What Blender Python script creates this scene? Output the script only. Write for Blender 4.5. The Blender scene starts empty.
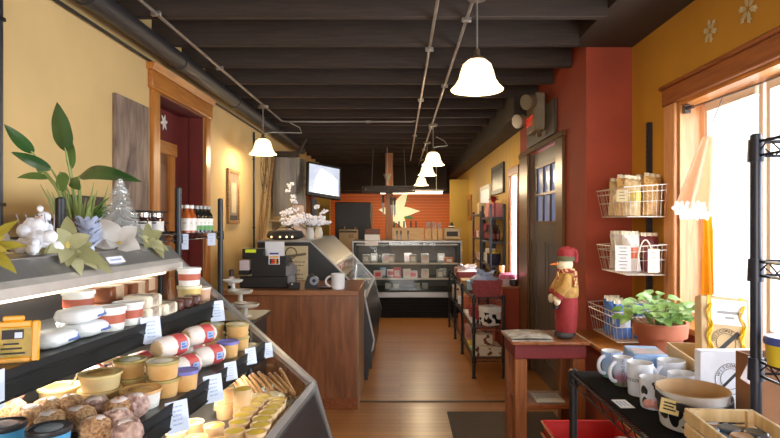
import bpy, math, random
from mathutils import Vector, Matrix, Euler
random.seed(7)
SC = bpy.context.scene
COL = SC.collection
F, CX, CY, EYE = 560.0, 400.0, 222.0, 1.62
PI = math.pi
def P(px, py, D): return Vector(((px-CX)/F*D, D, EYE-(py-CY)/F*D))
def S(px, py, z):                       # the point of a level surface at height z
    D = (EYE-z)*F/(py-CY)
    return Vector(((px-CX)/F*D, D, z))
def XD(px, D): return (px-CX)/F*D
def ZD(py, D): return EYE-(py-CY)/F*D
ORD = ['first','second','third','fourth','fifth','sixth','seventh','eighth','ninth','tenth','eleventh','twelfth',
       'thirteenth','fourteenth','fifteenth','sixteenth','seventeenth','eighteenth','nineteenth','twentieth']
# ------------------------------------------------------------------ materials
def lin(c):
    c = c/255.0
    return c/12.92 if c <= .04045 else ((c+.055)/1.055)**2.4
def L3(rgb): return (lin(rgb[0]), lin(rgb[1]), lin(rgb[2]), 1.0)
_M = {}
def _new(name):
    m = bpy.data.materials.new(name); m.use_nodes = True
    nt = m.node_tree; b = nt.nodes['Principled BSDF']
    return m, nt, b
def M(name, rgb=(128,128,128), rough=.5, metal=0, var=.12, scale=9, bump=0, spec=None, emit=0, emit_rgb=None, sub=0, stretch=None, rgb2=None, trans=0, coat=0):
    if name in _M: return _M[name]
    m, nt, b = _new(name); N, Lk = nt.nodes, nt.links
    tc = N.new('ShaderNodeTexCoord'); mp = N.new('ShaderNodeMapping'); nz = N.new('ShaderNodeTexNoise')
    if stretch: mp.inputs['Scale'].default_value = stretch
    nz.inputs['Scale'].default_value = scale; nz.inputs['Detail'].default_value = 4
    Lk.new(tc.outputs['Object'], mp.inputs[0]); Lk.new(mp.outputs[0], nz.inputs['Vector'])
    rp = N.new('ShaderNodeValToRGB'); c = L3(rgb)
    e = rp.color_ramp.elements
    e[0].position = .3; e[1].position = .7
    if rgb2: e[0].color = L3(rgb2); e[1].color = c
    else:
        e[0].color = tuple(x*(1-var) for x in c[:3])+(1,); e[1].color = tuple(min(1, x*(1+var)) for x in c[:3])+(1,)
    Lk.new(nz.outputs['Fac'], rp.inputs[0]); Lk.new(rp.outputs[0], b.inputs['Base Color'])
    b.inputs['Roughness'].default_value = rough; b.inputs['Metallic'].default_value = metal
    if spec is not None: b.inputs['Specular IOR Level'].default_value = spec
    if coat: b.inputs['Coat Weight'].default_value = coat
    if trans: b.inputs['Transmission Weight'].default_value = trans
    if emit:
        b.inputs['Emission Color'].default_value = L3(emit_rgb or rgb); b.inputs['Emission Strength'].default_value = emit
    if sub:
        b.inputs['Subsurface Weight'].default_value = sub; b.inputs['Subsurface Radius'].default_value = (.02,.01,.005)
    if bump:
        bp = N.new('ShaderNodeBump'); bp.inputs['Strength'].default_value = bump; bp.inputs['Distance'].default_value = .01
        Lk.new(nz.outputs['Fac'], bp.inputs['Height']); Lk.new(bp.outputs[0], b.inputs['Normal'])
    _M[name] = m; return m
def wood(name, dark, light, rough=.45, stretch=(1,1,14), scale=5, coat=0, bump=.1):
    if name in _M: return _M[name]
    m, nt, b = _new(name); N, Lk = nt.nodes, nt.links
    tc = N.new('ShaderNodeTexCoord'); mp = N.new('ShaderNodeMapping'); nz = N.new('ShaderNodeTexNoise')
    # long grain along the axis with the small scale
    mp.inputs['Scale'].default_value = stretch
    nz.inputs['Scale'].default_value = scale; nz.inputs['Detail'].default_value = 6; nz.inputs['Distortion'].default_value = .6
    rp = N.new('ShaderNodeValToRGB'); e = rp.color_ramp.elements
    e[0].position = .32; e[1].position = .68; e[0].color = L3(dark); e[1].color = L3(light)
    Lk.new(tc.outputs['Object'], mp.inputs[0]); Lk.new(mp.outputs[0], nz.inputs['Vector'])
    Lk.new(nz.outputs['Fac'], rp.inputs[0]); Lk.new(rp.outputs[0], b.inputs['Base Color'])
    b.inputs['Roughness'].default_value = rough; b.inputs['Coat Weight'].default_value = coat
    bp = N.new('ShaderNodeBump'); bp.inputs['Strength'].default_value = bump; bp.inputs['Distance'].default_value = .004
    Lk.new(nz.outputs['Fac'], bp.inputs['Height']); Lk.new(bp.outputs[0], b.inputs['Normal'])
    _M[name] = m; return m
def spots(name, base, spot, scale=9, thr=.56, rough=.25, third=None):
    if name in _M: return _M[name]
    m, nt, b = _new(name); N, Lk = nt.nodes, nt.links
    tc = N.new('ShaderNodeTexCoord'); nz = N.new('ShaderNodeTexNoise'); rp = N.new('ShaderNodeValToRGB')
    nz.inputs['Scale'].default_value = scale; nz.inputs['Detail'].default_value = .3
    e = rp.color_ramp.elements; rp.color_ramp.interpolation = 'CONSTANT'
    e[0].position = 0; e[0].color = L3(base); e[1].position = thr; e[1].color = L3(spot)
    if third:
        x = e.new(thr+.07); x.color = L3(third)
    Lk.new(tc.outputs['Object'], nz.inputs['Vector']); Lk.new(nz.outputs['Fac'], rp.inputs[0]); Lk.new(rp.outputs[0], b.inputs['Base Color'])
    b.inputs['Roughness'].default_value = rough
    _M[name] = m; return m
def glass(name, tint=(255,255,255), ior=1.45, rough=.02, boost=1.0):
    if name in _M: return _M[name]
    m, nt, b = _new(name); N, Lk = nt.nodes, nt.links
    N.remove(b); out = N['Material Output']
    tr = N.new('ShaderNodeBsdfTransparent'); gl = N.new('ShaderNodeBsdfGlossy'); fr = N.new('ShaderNodeLayerWeight'); mx = N.new('ShaderNodeMixShader')
    tr.inputs[0].default_value = L3(tint); gl.inputs['Roughness'].default_value = rough; fr.inputs[0].default_value = .5
    p5 = N.new('ShaderNodeMath'); p5.operation = 'POWER'; p5.inputs[1].default_value = 4.5; ad = N.new('ShaderNodeMath'); ad.operation = 'MULTIPLY_ADD'; ad.inputs[1].default_value = .75; ad.inputs[2].default_value = ((ior-1)/(ior+1))**2
    Lk.new(fr.outputs['Facing'], p5.inputs[0]); Lk.new(p5.outputs[0], ad.inputs[0])
    mul = N.new('ShaderNodeMath'); mul.operation = 'MULTIPLY'; mul.inputs[1].default_value = boost; mul.use_clamp = True
    nz = N.new('ShaderNodeTexNoise'); nz.inputs['Scale'].default_value = 3
    Lk.new(ad.outputs[0], mul.inputs[0]); Lk.new(mul.outputs[0], mx.inputs[0]); Lk.new(tr.outputs[0], mx.inputs[1]); Lk.new(gl.outputs[0], mx.inputs[2])
    Lk.new(mx.outputs[0], out.inputs[0]); _M[name] = m; return m
def cloth(name, rgb, transl=.5):
    if name in _M: return _M[name]
    m, nt, b = _new(name); N, Lk = nt.nodes, nt.links
    out = N['Material Output']; t = N.new('ShaderNodeBsdfTranslucent'); mx = N.new('ShaderNodeMixShader')
    nz = N.new('ShaderNodeTexNoise'); nz.inputs['Scale'].default_value = 30
    rp = N.new('ShaderNodeValToRGB'); c = L3(rgb); rp.color_ramp.elements[0].color = tuple(x*.85 for x in c[:3])+(1,); rp.color_ramp.elements[1].color = c
    tc = N.new('ShaderNodeTexCoord'); Lk.new(tc.outputs['Object'], nz.inputs['Vector']); Lk.new(nz.outputs['Fac'], rp.inputs[0])
    Lk.new(rp.outputs[0], b.inputs['Base Color']); Lk.new(rp.outputs[0], t.inputs[0])
    b.inputs['Roughness'].default_value = .8; mx.inputs[0].default_value = transl
    Lk.new(b.outputs[0], mx.inputs[1]); Lk.new(t.outputs[0], mx.inputs[2]); Lk.new(mx.outputs[0], out.inputs[0])
    _M[name] = m; return m
# ------------------------------------------------------------------ mesh builder
class MB:
    def __init__(s, mat=None):
        s.v, s.f, s.fm, s.mats, s.mi, s.T = [], [], [], [], 0, Matrix()
        if mat: s.use(mat)
    def use(s, mat):
        if mat not in s.mats: s.mats.append(mat)
        s.mi = s.mats.index(mat); return s
    def add(s, vs, fs):
        o = len(s.v)
        s.v += [s.T @ Vector(p) for p in vs]
        s.f += [tuple(i+o for i in f) for f in fs]; s.fm += [s.mi]*len(fs); return s
    def box(s, x0, y0, z0, x1, y1, z1, b=0):
        if x0 > x1: x0, x1 = x1, x0
        if y0 > y1: y0, y1 = y1, y0
        if z0 > z1: z0, z1 = z1, z0
        if not b:
            vs = [(x,y,z) for z in (z0,z1) for y in (y0,y1) for x in (x0,x1)]
            return s.add(vs, [(0,2,3,1),(4,5,7,6),(0,1,5,4),(2,6,7,3),(0,4,6,2),(1,3,7,5)])
        b = min(b, (x1-x0)*.45, (y1-y0)*.45, (z1-z0)*.45)
        vs, idx = [], {}
        X, Y, Z = (x0,x1), (y0,y1), (z0,z1)
        for i in (0,1):
            for j in (0,1):
                for k in (0,1):
                    x, y, z = X[i], Y[j], Z[k]
                    dx, dy, dz = (b if i == 0 else -b), (b if j == 0 else -b), (b if k == 0 else -b)
                    for a, p in (('x',(x,y+dy,z+dz)), ('y',(x+dx,y,z+dz)), ('z',(x+dx,y+dy,z))):
                        idx[(i,j,k,a)] = len(vs); vs.append(p)
        fs = []
        for i in (0,1): fs.append([idx[(i,j,k,'x')] for j,k in ((0,0),(1,0),(1,1),(0,1))])
        for j in (0,1): fs.append([idx[(i,j,k,'y')] for i,k in ((0,0),(1,0),(1,1),(0,1))])
        for k in (0,1): fs.append([idx[(i,j,k,'z')] for i,j in ((0,0),(1,0),(1,1),(0,1))])
        for i in (0,1):
            for j in (0,1): fs.append([idx[(i,j,0,'x')], idx[(i,j,1,'x')], idx[(i,j,1,'y')], idx[(i,j,0,'y')]])
        for i in (0,1):
            for k in (0,1): fs.append([idx[(i,0,k,'x')], idx[(i,1,k,'x')], idx[(i,1,k,'z')], idx[(i,0,k,'z')]])
        for j in (0,1):
            for k in (0,1): fs.append([idx[(0,j,k,'y')], idx[(1,j,k,'y')], idx[(1,j,k,'z')], idx[(0,j,k,'z')]])
        for i in (0,1):
            for j in (0,1):
                for k in (0,1): fs.append([idx[(i,j,k,'x')], idx[(i,j,k,'y')], idx[(i,j,k,'z')]])
        return s.add(vs, fs)
    def cyl(s, p0, p1, r0, r1=None, n=12, caps=True):
        r1 = r0 if r1 is None else r1
        p0, p1 = Vector(p0), Vector(p1); d = (p1-p0).normalized()
        u = d.orthogonal().normalized(); w = d.cross(u)
        vs = []
        for p, r in ((p0,r0),(p1,r1)):
            for k in range(n):
                a = 2*PI*k/n; vs.append(p+(u*math.cos(a)+w*math.sin(a))*r)
        fs = [(k,(k+1)%n,n+(k+1)%n,n+k) for k in range(n)]
        if caps: fs += [tuple(range(n-1,-1,-1)), tuple(range(n,2*n))]
        return s.add(vs, fs)
    def lathe(s, prof, c=(0,0,0), n=24, sx=1, sy=1, wob=0):
        vs, rings = [], []
        for r, z in prof:
            if abs(r) < 1e-6:
                rings.append([len(vs)]*n); vs.append((c[0],c[1],c[2]+z))
            else:
                ring = []
                for k in range(n):
                    a = 2*PI*k/n; rr = r*(1+wob*math.sin(a*5+z*90))
                    ring.append(len(vs)); vs.append((c[0]+rr*math.cos(a)*sx, c[1]+rr*math.sin(a)*sy, c[2]+z))
                rings.append(ring)
        fs = []
        for A, B in zip(rings, rings[1:]):
            for k in range(n):
                q = [A[k], A[(k+1)%n], B[(k+1)%n], B[k]]
                q = list(dict.fromkeys(q))
                if len(q) > 2: fs.append(q)
        return s.add(vs, fs)
    def tube(s, pts, r, n=6, closed=False, caps=True, radii=None):
        pts = [Vector(p) for p in pts]; m = len(pts); vs = []; prev = None
        for i, p in enumerate(pts):
            a = pts[(i-1) % m] if (closed or i) else p
            b = pts[(i+1) % m] if (closed or i < m-1) else p
            d = (b-a).normalized()
            if prev is None: u = d.orthogonal().normalized()
            else:
                u = prev-d*prev.dot(d)
                u = u.normalized() if u.length > 1e-5 else d.orthogonal().normalized()
            prev = u; w = d.cross(u); rr = radii[i] if radii else r
            for k in range(n):
                t = 2*PI*k/n; vs.append(p+(u*math.cos(t)+w*math.sin(t))*rr)
        fs = []
        for i in range(m if closed else m-1):
            A, B = i*n, ((i+1) % m)*n
            for k in range(n): fs.append((A+k, A+(k+1)%n, B+(k+1)%n, B+k))
        if not closed and caps: fs += [tuple(range(n-1,-1,-1)), tuple((m-1)*n+k for k in range(n))]
        return s.add(vs, fs)
    def ell(s, c, r, nu=14, nv=9, lump=0, seed=0, sq=1.0):
        if not hasattr(r, '__len__'): r = (r,r,r)
        R = random.Random(seed); ph = [R.uniform(0,6.28) for _ in range(6)]
        vs, fs = [], []
        def pt(a, b):
            x, y, z = math.cos(b)*math.cos(a), math.cos(b)*math.sin(a), math.sin(b)
            k = 1+lump*(math.sin(3*x*2+ph[0])+math.sin(4*y*2+ph[1])+math.sin(4*z*2+ph[2])+math.sin(7*(x+y)+ph[3]))/2.2
            pw = lambda t: math.copysign(abs(t)**sq, t)
            return (c[0]+pw(x)*r[0]*k, c[1]+pw(y)*r[1]*k, c[2]+pw(z)*r[2]*k)
        vs.append(pt(0,-PI/2))
        for j in range(1, nv):
            for i in range(nu): vs.append(pt(2*PI*i/nu, -PI/2+PI*j/nv))
        vs.append(pt(0,PI/2)); top = len(vs)-1
        for i in range(nu): fs.append((0, 1+(i+1)%nu, 1+i))
        for j in range(nv-2):
            A, B = 1+j*nu, 1+(j+1)*nu
            for i in range(nu): fs.append((A+i, A+(i+1)%nu, B+(i+1)%nu, B+i))
        A = 1+(nv-2)*nu
        for i in range(nu): fs.append((A+i, A+(i+1)%nu, top))
        return s.add(vs, fs)
    def prism(s, poly, plane, a, b):
        """extrude a 2-D polygon given in plane 'xz' (along y), 'yz' (along x) or 'xy' (along z) from a to b"""
        def q(p, t):
            if plane == 'xz': return (p[0], t, p[1])
            if plane == 'yz': return (t, p[0], p[1])
            return (p[0], p[1], t)
        n = len(poly); vs = [q(p,a) for p in poly]+[q(p,b) for p in poly]
        fs = [tuple(range(n)), tuple(range(2*n-1,n-1,-1))]+[(k,n+k,n+(k+1)%n,(k+1)%n) for k in range(n)]
        return s.add(vs, fs)
    def grid(s, fn, nu, nv, closed_u=False):
        vs = [fn(i/(nu if closed_u else nu), j/nv) for j in range(nv+1) for i in range(nu+1)]
        w = nu+1
        return s.add(vs, [(j*w+i, j*w+i+1, (j+1)*w+i+1, (j+1)*w+i) for j in range(nv) for i in range(nu)])
    def slab(s, fn, nu, nv, t):
        """grid with thickness t along its local normal (two skins)"""
        e = 1e-3
        def nrm(u, v):
            du = Vector(fn(min(1,u+e),v))-Vector(fn(max(0,u-e),v)); dv = Vector(fn(u,min(1,v+e)))-Vector(fn(u,max(0,v-e)))
            n = du.cross(dv); return n.normalized() if n.length > 1e-12 else Vector((0,0,1))
        s.grid(lambda u,v: Vector(fn(u,v))+nrm(u,v)*t/2, nu, nv); s.grid(lambda u,v: Vector(fn(u,v))-nrm(u,v)*t/2, nu, nv)
        return s
    def leaf(s, a, b, w, up=(0,0,1), bend=0.0, fold=.25, nu=4, nv=8, shape=None, wave=0):
        a, b, up = Vector(a), Vector(b), Vector(up)
        d = b-a; Ln = d.length; side = d.cross(up)
        side = side.normalized() if side.length > 1e-6 else d.orthogonal().normalized()
        nr = side.cross(d).normalized()
        sh = shape or (lambda t: math.sin(PI*min(1, t**.75))**.8 if 0 < t < 1 else 0)
        def fn(u, v):
            k = (u-.5)*2; ww = w*.5*max(sh(v), .012)
            return a+d*v+side*(k*ww)+nr*(bend*Ln*math.sin(PI*v)+abs(k)*ww*fold+wave*ww*math.sin(v*14+k*2)*abs(k))
        return s.grid(fn, nu, nv)
    def text(s, txt, o, xd, yd, size, align='CENTER', depth=.0004, spacing=1.0):
        cu = bpy.data.curves.new('t', 'FONT'); cu.body = txt; cu.size = size; cu.align_x = align; cu.align_y = 'CENTER'
        cu.extrude = depth; cu.resolution_u = 2; cu.space_character = spacing
        ob = bpy.data.objects.new('t', cu); COL.objects.link(ob)
        dg = bpy.context.evaluated_depsgraph_get(); ev = ob.evaluated_get(dg); me = ev.to_mesh()
        xd, yd = Vector(xd).normalized(), Vector(yd).normalized(); zd = xd.cross(yd); o = Vector(o)
        vs = [o+xd*v.co.x+yd*v.co.y+zd*v.co.z for v in me.vertices]; fs = [tuple(p.vertices) for p in me.polygons]
        ev.to_mesh_clear(); bpy.data.objects.remove(ob); bpy.data.curves.remove(cu)
        return s.add(vs, fs)
    def mesh(s, name, smooth=True, ang=38):
        me = bpy.data.meshes.new(name); me.from_pydata([tuple(p) for p in s.v], [], s.f)
        for m in s.mats: me.materials.append(m)
        me.polygons.foreach_set('material_index', s.fm)
        import bmesh
        bm = bmesh.new(); bm.from_mesh(me); bmesh.ops.recalc_face_normals(bm, faces=bm.faces); bm.to_mesh(me); bm.free()
        if smooth:
            me.polygons.foreach_set('use_smooth', [True]*len(me.polygons)); me.set_sharp_from_angle(angle=math.radians(ang))
        me.update(); return me
# ------------------------------------------------------------------ objects
def tag(o, label=None, cat=None, group=None, kind=None):
    if label: o['label'] = label
    if cat: o['category'] = cat
    if group: o['group'] = group
    if kind: o['kind'] = kind
    return o
def thing(name, label, cat, loc=(0,0,0), rz=0, group=None, kind=None):
    o = bpy.data.objects.new(name, None); COL.objects.link(o); o.empty_display_size = .05
    o.location = loc; o.rotation_euler = (0,0,rz); return tag(o, label, cat, group, kind)
def part(name, mb, parent, label=None, world=False, smooth=True, ang=38):
    """one mesh under its thing; world=True: its points are in world space, else in the thing's own space"""
    if world:
        off = -Vector(parent.location)
        if parent.parent: off -= Vector(parent.parent.location)
        mb.v = [p+off for p in mb.v]
    o = bpy.data.objects.new(name, mb.mesh(name, smooth, ang)); COL.objects.link(o); o.parent = parent
    if label: o['label'] = label
    return o
def solo(name, mb, label, cat, loc=(0,0,0), rz=0, group=None, kind=None, world=False, ang=38):
    if world: mb.v = [p-Vector(loc) for p in mb.v]
    o = bpy.data.objects.new(name, mb.mesh(name, True, ang)); COL.objects.link(o)
    o.location = loc; o.rotation_euler = (0,0,rz) if not hasattr(rz, '__len__') else rz
    return tag(o, label, cat, group, kind)
def struct(name, mb, parent=None):
    o = bpy.data.objects.new(name, mb.mesh(name)); COL.objects.link(o)
    if parent: o.parent = parent
    else: o['kind'] = 'structure'
    return o
def dup(root, loc, rz=0, label=None, group=None, scale=None):
    r = root.copy(); COL.objects.link(r); r.location = loc
    r.rotation_euler = (0,0,rz) if not hasattr(rz, '__len__') else rz
    if scale: r.scale = scale
    if label: r['label'] = label
    if group: r['group'] = group
    for ch in list(root.children):
        c = ch.copy(); COL.objects.link(c); c.parent = r
        for g in list(ch.children):
            d = g.copy(); COL.objects.link(d); d.parent = c
    return r
class Proto:
    """build once, copy for every repeat"""
    def __init__(s, make): s.make, s.o = make, None
    def put(s, loc, rz=0, label=None, group=None, scale=None):
        if s.o is None:
            s.o = s.make(); o = s.o; o.location = loc; o.rotation_euler = (0,0,rz) if not hasattr(rz,'__len__') else rz
            if scale: o.scale = scale
            if label: o['label'] = label
            if group: o['group'] = group
            return o
        return dup(s.o, loc, rz, label, group, scale)
# ------------------------------------------------------------------ shared materials
BLACK = M('black_metal', (22,22,26), .42, .3)
BLACKM = M('black_plastic', (16,16,18), .5)
CASEBLK = M('case_black', (15,14,15), .38)
STEEL = M('stainless', (160,157,154), .3, .72, var=.06, scale=3, stretch=(1,20,1))
DSTEEL = M('dark_stainless', (95,90,88), .25, .85, var=.08, scale=3)
CHROME = M('conduit_steel', (165,158,150), .35, .85)
WHITE = M('white_plastic', (238,236,232), .4)
PAPER = M('paper', (236,236,240), .8, var=.03)
TAGP = M('tag_paper', (214,222,246), .75, var=.03)
INK = M('faded_ink', (158,172,212), .8)
DINK = M('dark_ink', (48,44,44), .8)
CREAM = M('cream_wall', (208,172,112), .85, var=.07, scale=2.2, bump=.06)
OCHRE = M('ochre_wall', (184,124,22), .85, var=.10, scale=2.5, bump=.06)
YELLOW = M('yellow_wall', (206,164,74), .85, var=.08, scale=2.5, bump=.05)
RED = M('red_wall', (150,56,30), .8, var=.12, scale=3, bump=.06)
DRED = M('dark_red_wall', (100,24,16), .8, var=.12, scale=3)
CEIL = M('ceiling_dark', (36,25,18), .85, var=.2, scale=4)
BEAM = wood('beam_wood', (38,26,19), (56,40,29), .8, (1,14,14), 4)
SOFFIT = M('soffit_dark', (48,36,26), .8, var=.15, scale=4)
OAK = wood('golden_oak', (150,84,28), (196,122,48), .4, (14,14,1), 3)
OAKH = wood('golden_oak_across', (150,84,28), (196,122,48), .4, (14,1,14), 3)
DOAK = wood('red_oak_dark', (108,52,24), (146,78,36), .4, (14,1,14), 3)
CTR = wood('counter_wood', (100,56,32), (138,84,50), .38, (9,9,1), 3, coat=.1)
CTRT = wood('counter_top_wood', (112,66,40), (152,98,62), .3, (1,9,9), 3, coat=.2)
LWOOD = wood('pale_pine', (206,166,110), (232,198,146), .5, (1,10,10), 4)
BRONZE = M('bronze_trim', (104,74,46), .28, .25, var=.15, scale=3, stretch=(1,1,.2))
SHADE = M('lamp_glass', (255,236,205), .3, emit=2.3, emit_rgb=(255,218,164))
DAYGLASS = glass('window_glass', (250,253,255), 1.3)
CASEGLASS = glass('case_glass', (246,248,246), 1.42, .03, .75)
# floor boards laid across the aisle
def floor_mat():
    m, nt, b = _new('floor_boards'); N, Lk = nt.nodes, nt.links
    tc = N.new('ShaderNodeTexCoord'); br = N.new('ShaderNodeTexBrick'); nz = N.new('ShaderNodeTexNoise'); mp = N.new('ShaderNodeMapping'); mx = N.new('ShaderNodeMix'); mx.data_type='RGBA'
    br.inputs['Scale'].default_value = 1; br.inputs['Brick Width'].default_value = 1.6; br.inputs['Row Height'].default_value = .085; br.inputs['Mortar Size'].default_value = .0022
    br.inputs['Color1'].default_value = L3((186,128,72)); br.inputs['Color2'].default_value = L3((168,110,58)); br.inputs['Mortar'].default_value = L3((92,52,24))
    mp.inputs['Scale'].default_value = (1.2,14,1); nz.inputs['Scale'].default_value = 3; nz.inputs['Detail'].default_value = 6
    Lk.new(tc.outputs['Object'], br.inputs['Vector']); Lk.new(tc.outputs['Object'], mp.inputs[0]); Lk.new(mp.outputs[0], nz.inputs['Vector'])
    rp = N.new('ShaderNodeValToRGB'); rp.color_ramp.elements[0].color = (.72,.68,.64,1); rp.color_ramp.elements[1].color = (1.15,1.1,1.05,1)
    Lk.new(nz.outputs['Fac'], rp.inputs[0]); mx.blend_type = 'MULTIPLY'; mx.inputs[0].default_value = 1
    Lk.new(br.outputs['Color'], mx.inputs[6]); Lk.new(rp.outputs[0], mx.inputs[7]); Lk.new(mx.outputs[2], b.inputs['Base Color'])
    b.inputs['Roughness'].default_value = .3; b.inputs['Coat Weight'].default_value = .15; b.inputs['Coat Roughness'].default_value = .2
    return m
FLOOR = floor_mat()
def siding_mat():
    m, nt, b = _new('orange_siding'); N, Lk = nt.nodes, nt.links
    tc = N.new('ShaderNodeTexCoord'); wv = N.new('ShaderNodeTexWave'); wv.bands_direction = 'Z'; wv.inputs['Scale'].default_value = 4.2; wv.inputs['Distortion'].default_value = .4
    rp = N.new('ShaderNodeValToRGB'); e = rp.color_ramp.elements; e[0].color = L3((150,62,14)); e[0].position = .0; e[1].color = L3((206,96,26)); e[1].position = .25
    Lk.new(tc.outputs['Object'], wv.inputs['Vector']); Lk.new(wv.outputs['Fac'], rp.inputs[0]); Lk.new(rp.outputs[0], b.inputs['Base Color']); b.inputs['Roughness'].default_value = .6
    return m
SIDING = siding_mat()
def pane_mat():
    m, nt, b = _new('beadboard'); N, Lk = nt.nodes, nt.links
    tc = N.new('ShaderNodeTexCoord'); wv = N.new('ShaderNodeTexWave'); wv.bands_direction = 'Y'; wv.inputs['Scale'].default_value = 3.2
    rp = N.new('ShaderNodeValToRGB'); e = rp.color_ramp.elements; e[0].color = L3((150,112,42)); e[1].color = L3((208,168,80)); e[1].position = .2
    Lk.new(tc.outputs['Object'], wv.inputs['Vector']); Lk.new(wv.outputs['Fac'], rp.inputs[0]); Lk.new(rp.outputs[0], b.inputs['Base Color']); b.inputs['Roughness'].default_value = .7
    return m
BEAD = pane_mat()
# ------------------------------------------------------------------ shell
XL, XW, XR, HC = -1.8, 1.77, 1.42, 3.12       # left wall, window wall, aisle wall on the right, ceiling
YB, YF = -2.6, 14.0
struct('floor', MB(FLOOR).box(XL-.6, YB, -.05, 2.1, YF+.1, 0))
struct('ceiling', MB(CEIL).box(XL-.6, YB, HC, 2.1, YF+.1, HC+.08))
# left wall with the doorway cut out
DY0, DY1, DZ = 4.14, 5.12, 2.58
w = MB(CREAM); w.box(XL-.12, YB, 0, XL, DY0, HC); w.box(XL-.12, DY1, 0, XL, YF, HC); w.box(XL-.12, DY0, DZ, XL, DY1, HC)
struct('wall_left', w)
# red lined recess behind the doorway
w = MB(DRED); xb = XL-.22
w.box(xb-.05, DY0-.3, 0, xb, DY1+.1, HC-.3); w.box(xb, DY1, 0, XL-.121, DY1+.1, DZ+.1); w.box(xb, DY0-.1, 0, XL-.121, DY0, DZ+.1); w.box(xb, DY0, DZ, XL-.121, DY1, DZ+.1)
w.box(XL-.1205, DY1-.012, 0, XL-.001, DY1-.0005, DZ); w.box(XL-.1205, DY0, DZ-.012, XL-.001, DY1, DZ-.0005)
struct('wall_recess', w)
# wooden casing round the doorway
t = MB(OAK)
t.box(XL, DY0-.12, 0, XL+.03, DY0, DZ, .006); t.box(XL, DY1, 0, XL+.03, DY1+.12, DZ, .006)
t.use(OAKH); t.box(XL, DY0-.15, DZ, XL+.04, DY1+.15, DZ+.13, .008)
t.prism([(XL,DZ+.13),(XL+.045,DZ+.13),(XL+.065,DZ+.18),(XL,DZ+.18)], 'xz', DY0-.17, DY1+.17)
t.use(OAK); t.box(xb+.002, DY0, 0, XL+.01, DY0+.018, DZ, 0); 
struct('trim_doorway', t)
# inner oak door seen inside the recess
d1 = thing('door_1', None, None, (xb, 4.2, 0), kind='structure')
fr = MB(OAK); fr.box(.001, -.03, 0, .04, .10, 2.22, .005); fr.box(.001, .62, 0, .04, .74, 2.22, .005); fr.use(OAKH); fr.box(.001, -.05, 2.19, .05, .76, 2.30, .006)
part('door_frame', fr, d1)
pn = MB(wood('door_dark_oak', (88,42,18), (120,62,28), .4, (14,14,1), 3)); pn.box(.001, .10, 0, .02, .62, 2.19); 
for z0, z1 in ((.15,1.0),(1.1,2.1)): pn.box(.02, .17, z0, .028, .55, z1, .006)
part('door_panel', pn, d1)
# right wall pieces: window wall, bump front, aisle wall
WY0, WY1, WZ0, WZ1 = .2, 3.56, 1.0, 2.38
w = MB(OCHRE); w.box(XW, YB, 0, XW+.2, WY0, HC); w.box(XW, WY1, 0, XW+.2, 4.27, HC); w.box(XW, WY0, WZ1, XW+.2, WY1, HC)
w.use(RED); w.box(XW, WY0, 0, XW+.2, WY1, WZ0)
struct('wall_window', w)
RD0, RD1, RDZ = 5.02, 6.12, 2.36             # grey door in the aisle wall
w = MB(RED); w.box(XR, 4.27, 0, XW+.2, 4.90, HC); w.box(XR, 4.90, RDZ+.02, XR+.12, 6.62, HC); w.box(XR, 4.90, 0, XR+.12, RD0, RDZ+.02); w.box(XR, RD1, 0, XR+.12, 6.62, RDZ+.02)
struct('wall_red', w)
V0, V1, VZ0, VZ1 = 6.72, 7.12, .88, 2.2       # narrow bright window beside it
w = MB(YELLOW); y0 = 6.62
w.box(XR, y0, 0, XR+.12, V0, HC); w.box(XR, V0, 0, XR+.12, V1, VZ0); w.box(XR, V0, VZ1, XR+.12, V1, HC)
w.use(BEAD); w.box(XR, V1, 0, XR+.12, YF, HC)
struct('wall_right', w)
w = MB(SIDING); w.box(-1.8, YF-.02, 0, 1.6, YF+.1, 2.33); w.use(CEIL); w.box(-1.8, YF-.05, 2.33, 1.6, YF+.1, HC)
struct('wall_far', w)
# kitchen side pieces: yellow piers either side of the orange wall
w = MB(M('kitchen_yellow', (190,156,70), .8, var=.03)); w.box(1.04, 11.6, 0, XR-.001, 11.72, 2.5); struct('wall_pier', w)
w = MB(M('kitchen_yellow', (190,156,70), .8, var=.03)); w.box(-1.799, 11.9, 0, -1.5, 12.1, 2.2); struct('wall_pier_rear', w)
# back of the shop behind the camera, with its shop window opening
w = MB(CREAM); w.box(XL, YB, 0, -1.4, YB+.12, HC); w.box(1.4, YB, 0, XW, YB+.12, HC); w.box(-1.4, YB, 2.5, 1.4, YB+.12, HC); w.box(-1.4, YB, 0, 1.4, YB+.12, .7)
struct('wall_back', w)
# soffit along the aisle wall
w = MB(SOFFIT); w.box(1.17, 5.75, 2.70, XR-.002, YF-.06, HC-.002)
w.box(1.30, YB+.15, 2.95, XW-.002, 4.26, HC-.002); struct('trim_soffit', w)
# ceiling beams
n = 0; y = 1.25
while y < 13.6:
    n += 1
    b = MB(BEAM); x1 = 1.298 if y < 4.3 else (1.415 if y < 5.7 else 1.168)
    b.box(XL+.002, y, 2.90, x1, y+.055, HC-.002, .004); struct('trim_%d' % n, b); y += .56
# dark bulkhead over the kitchen
w = MB(CEIL); w.box(XL+.002, 12.6, 2.33, 1.05, 12.8, 2.898); struct('trim_bulkhead', w)
# baseboards
w = MB(DOAK); w.box(XR-.016, 7.5, 0, XR-.001, 13.9, .12, .004); struct('baseboard_right', w)
w = MB(DOAK); w.box(XL+.001, 5.3, 0, XL+.016, 13.9, .12, .004); struct('baseboard_left', w)
w = MB(M('threshold_dark', (74,42,22), .5)); w.box(-.36, 5.03, .0005, 1.40, 5.07, .006, .002); struct('trim_threshold', w)
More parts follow.
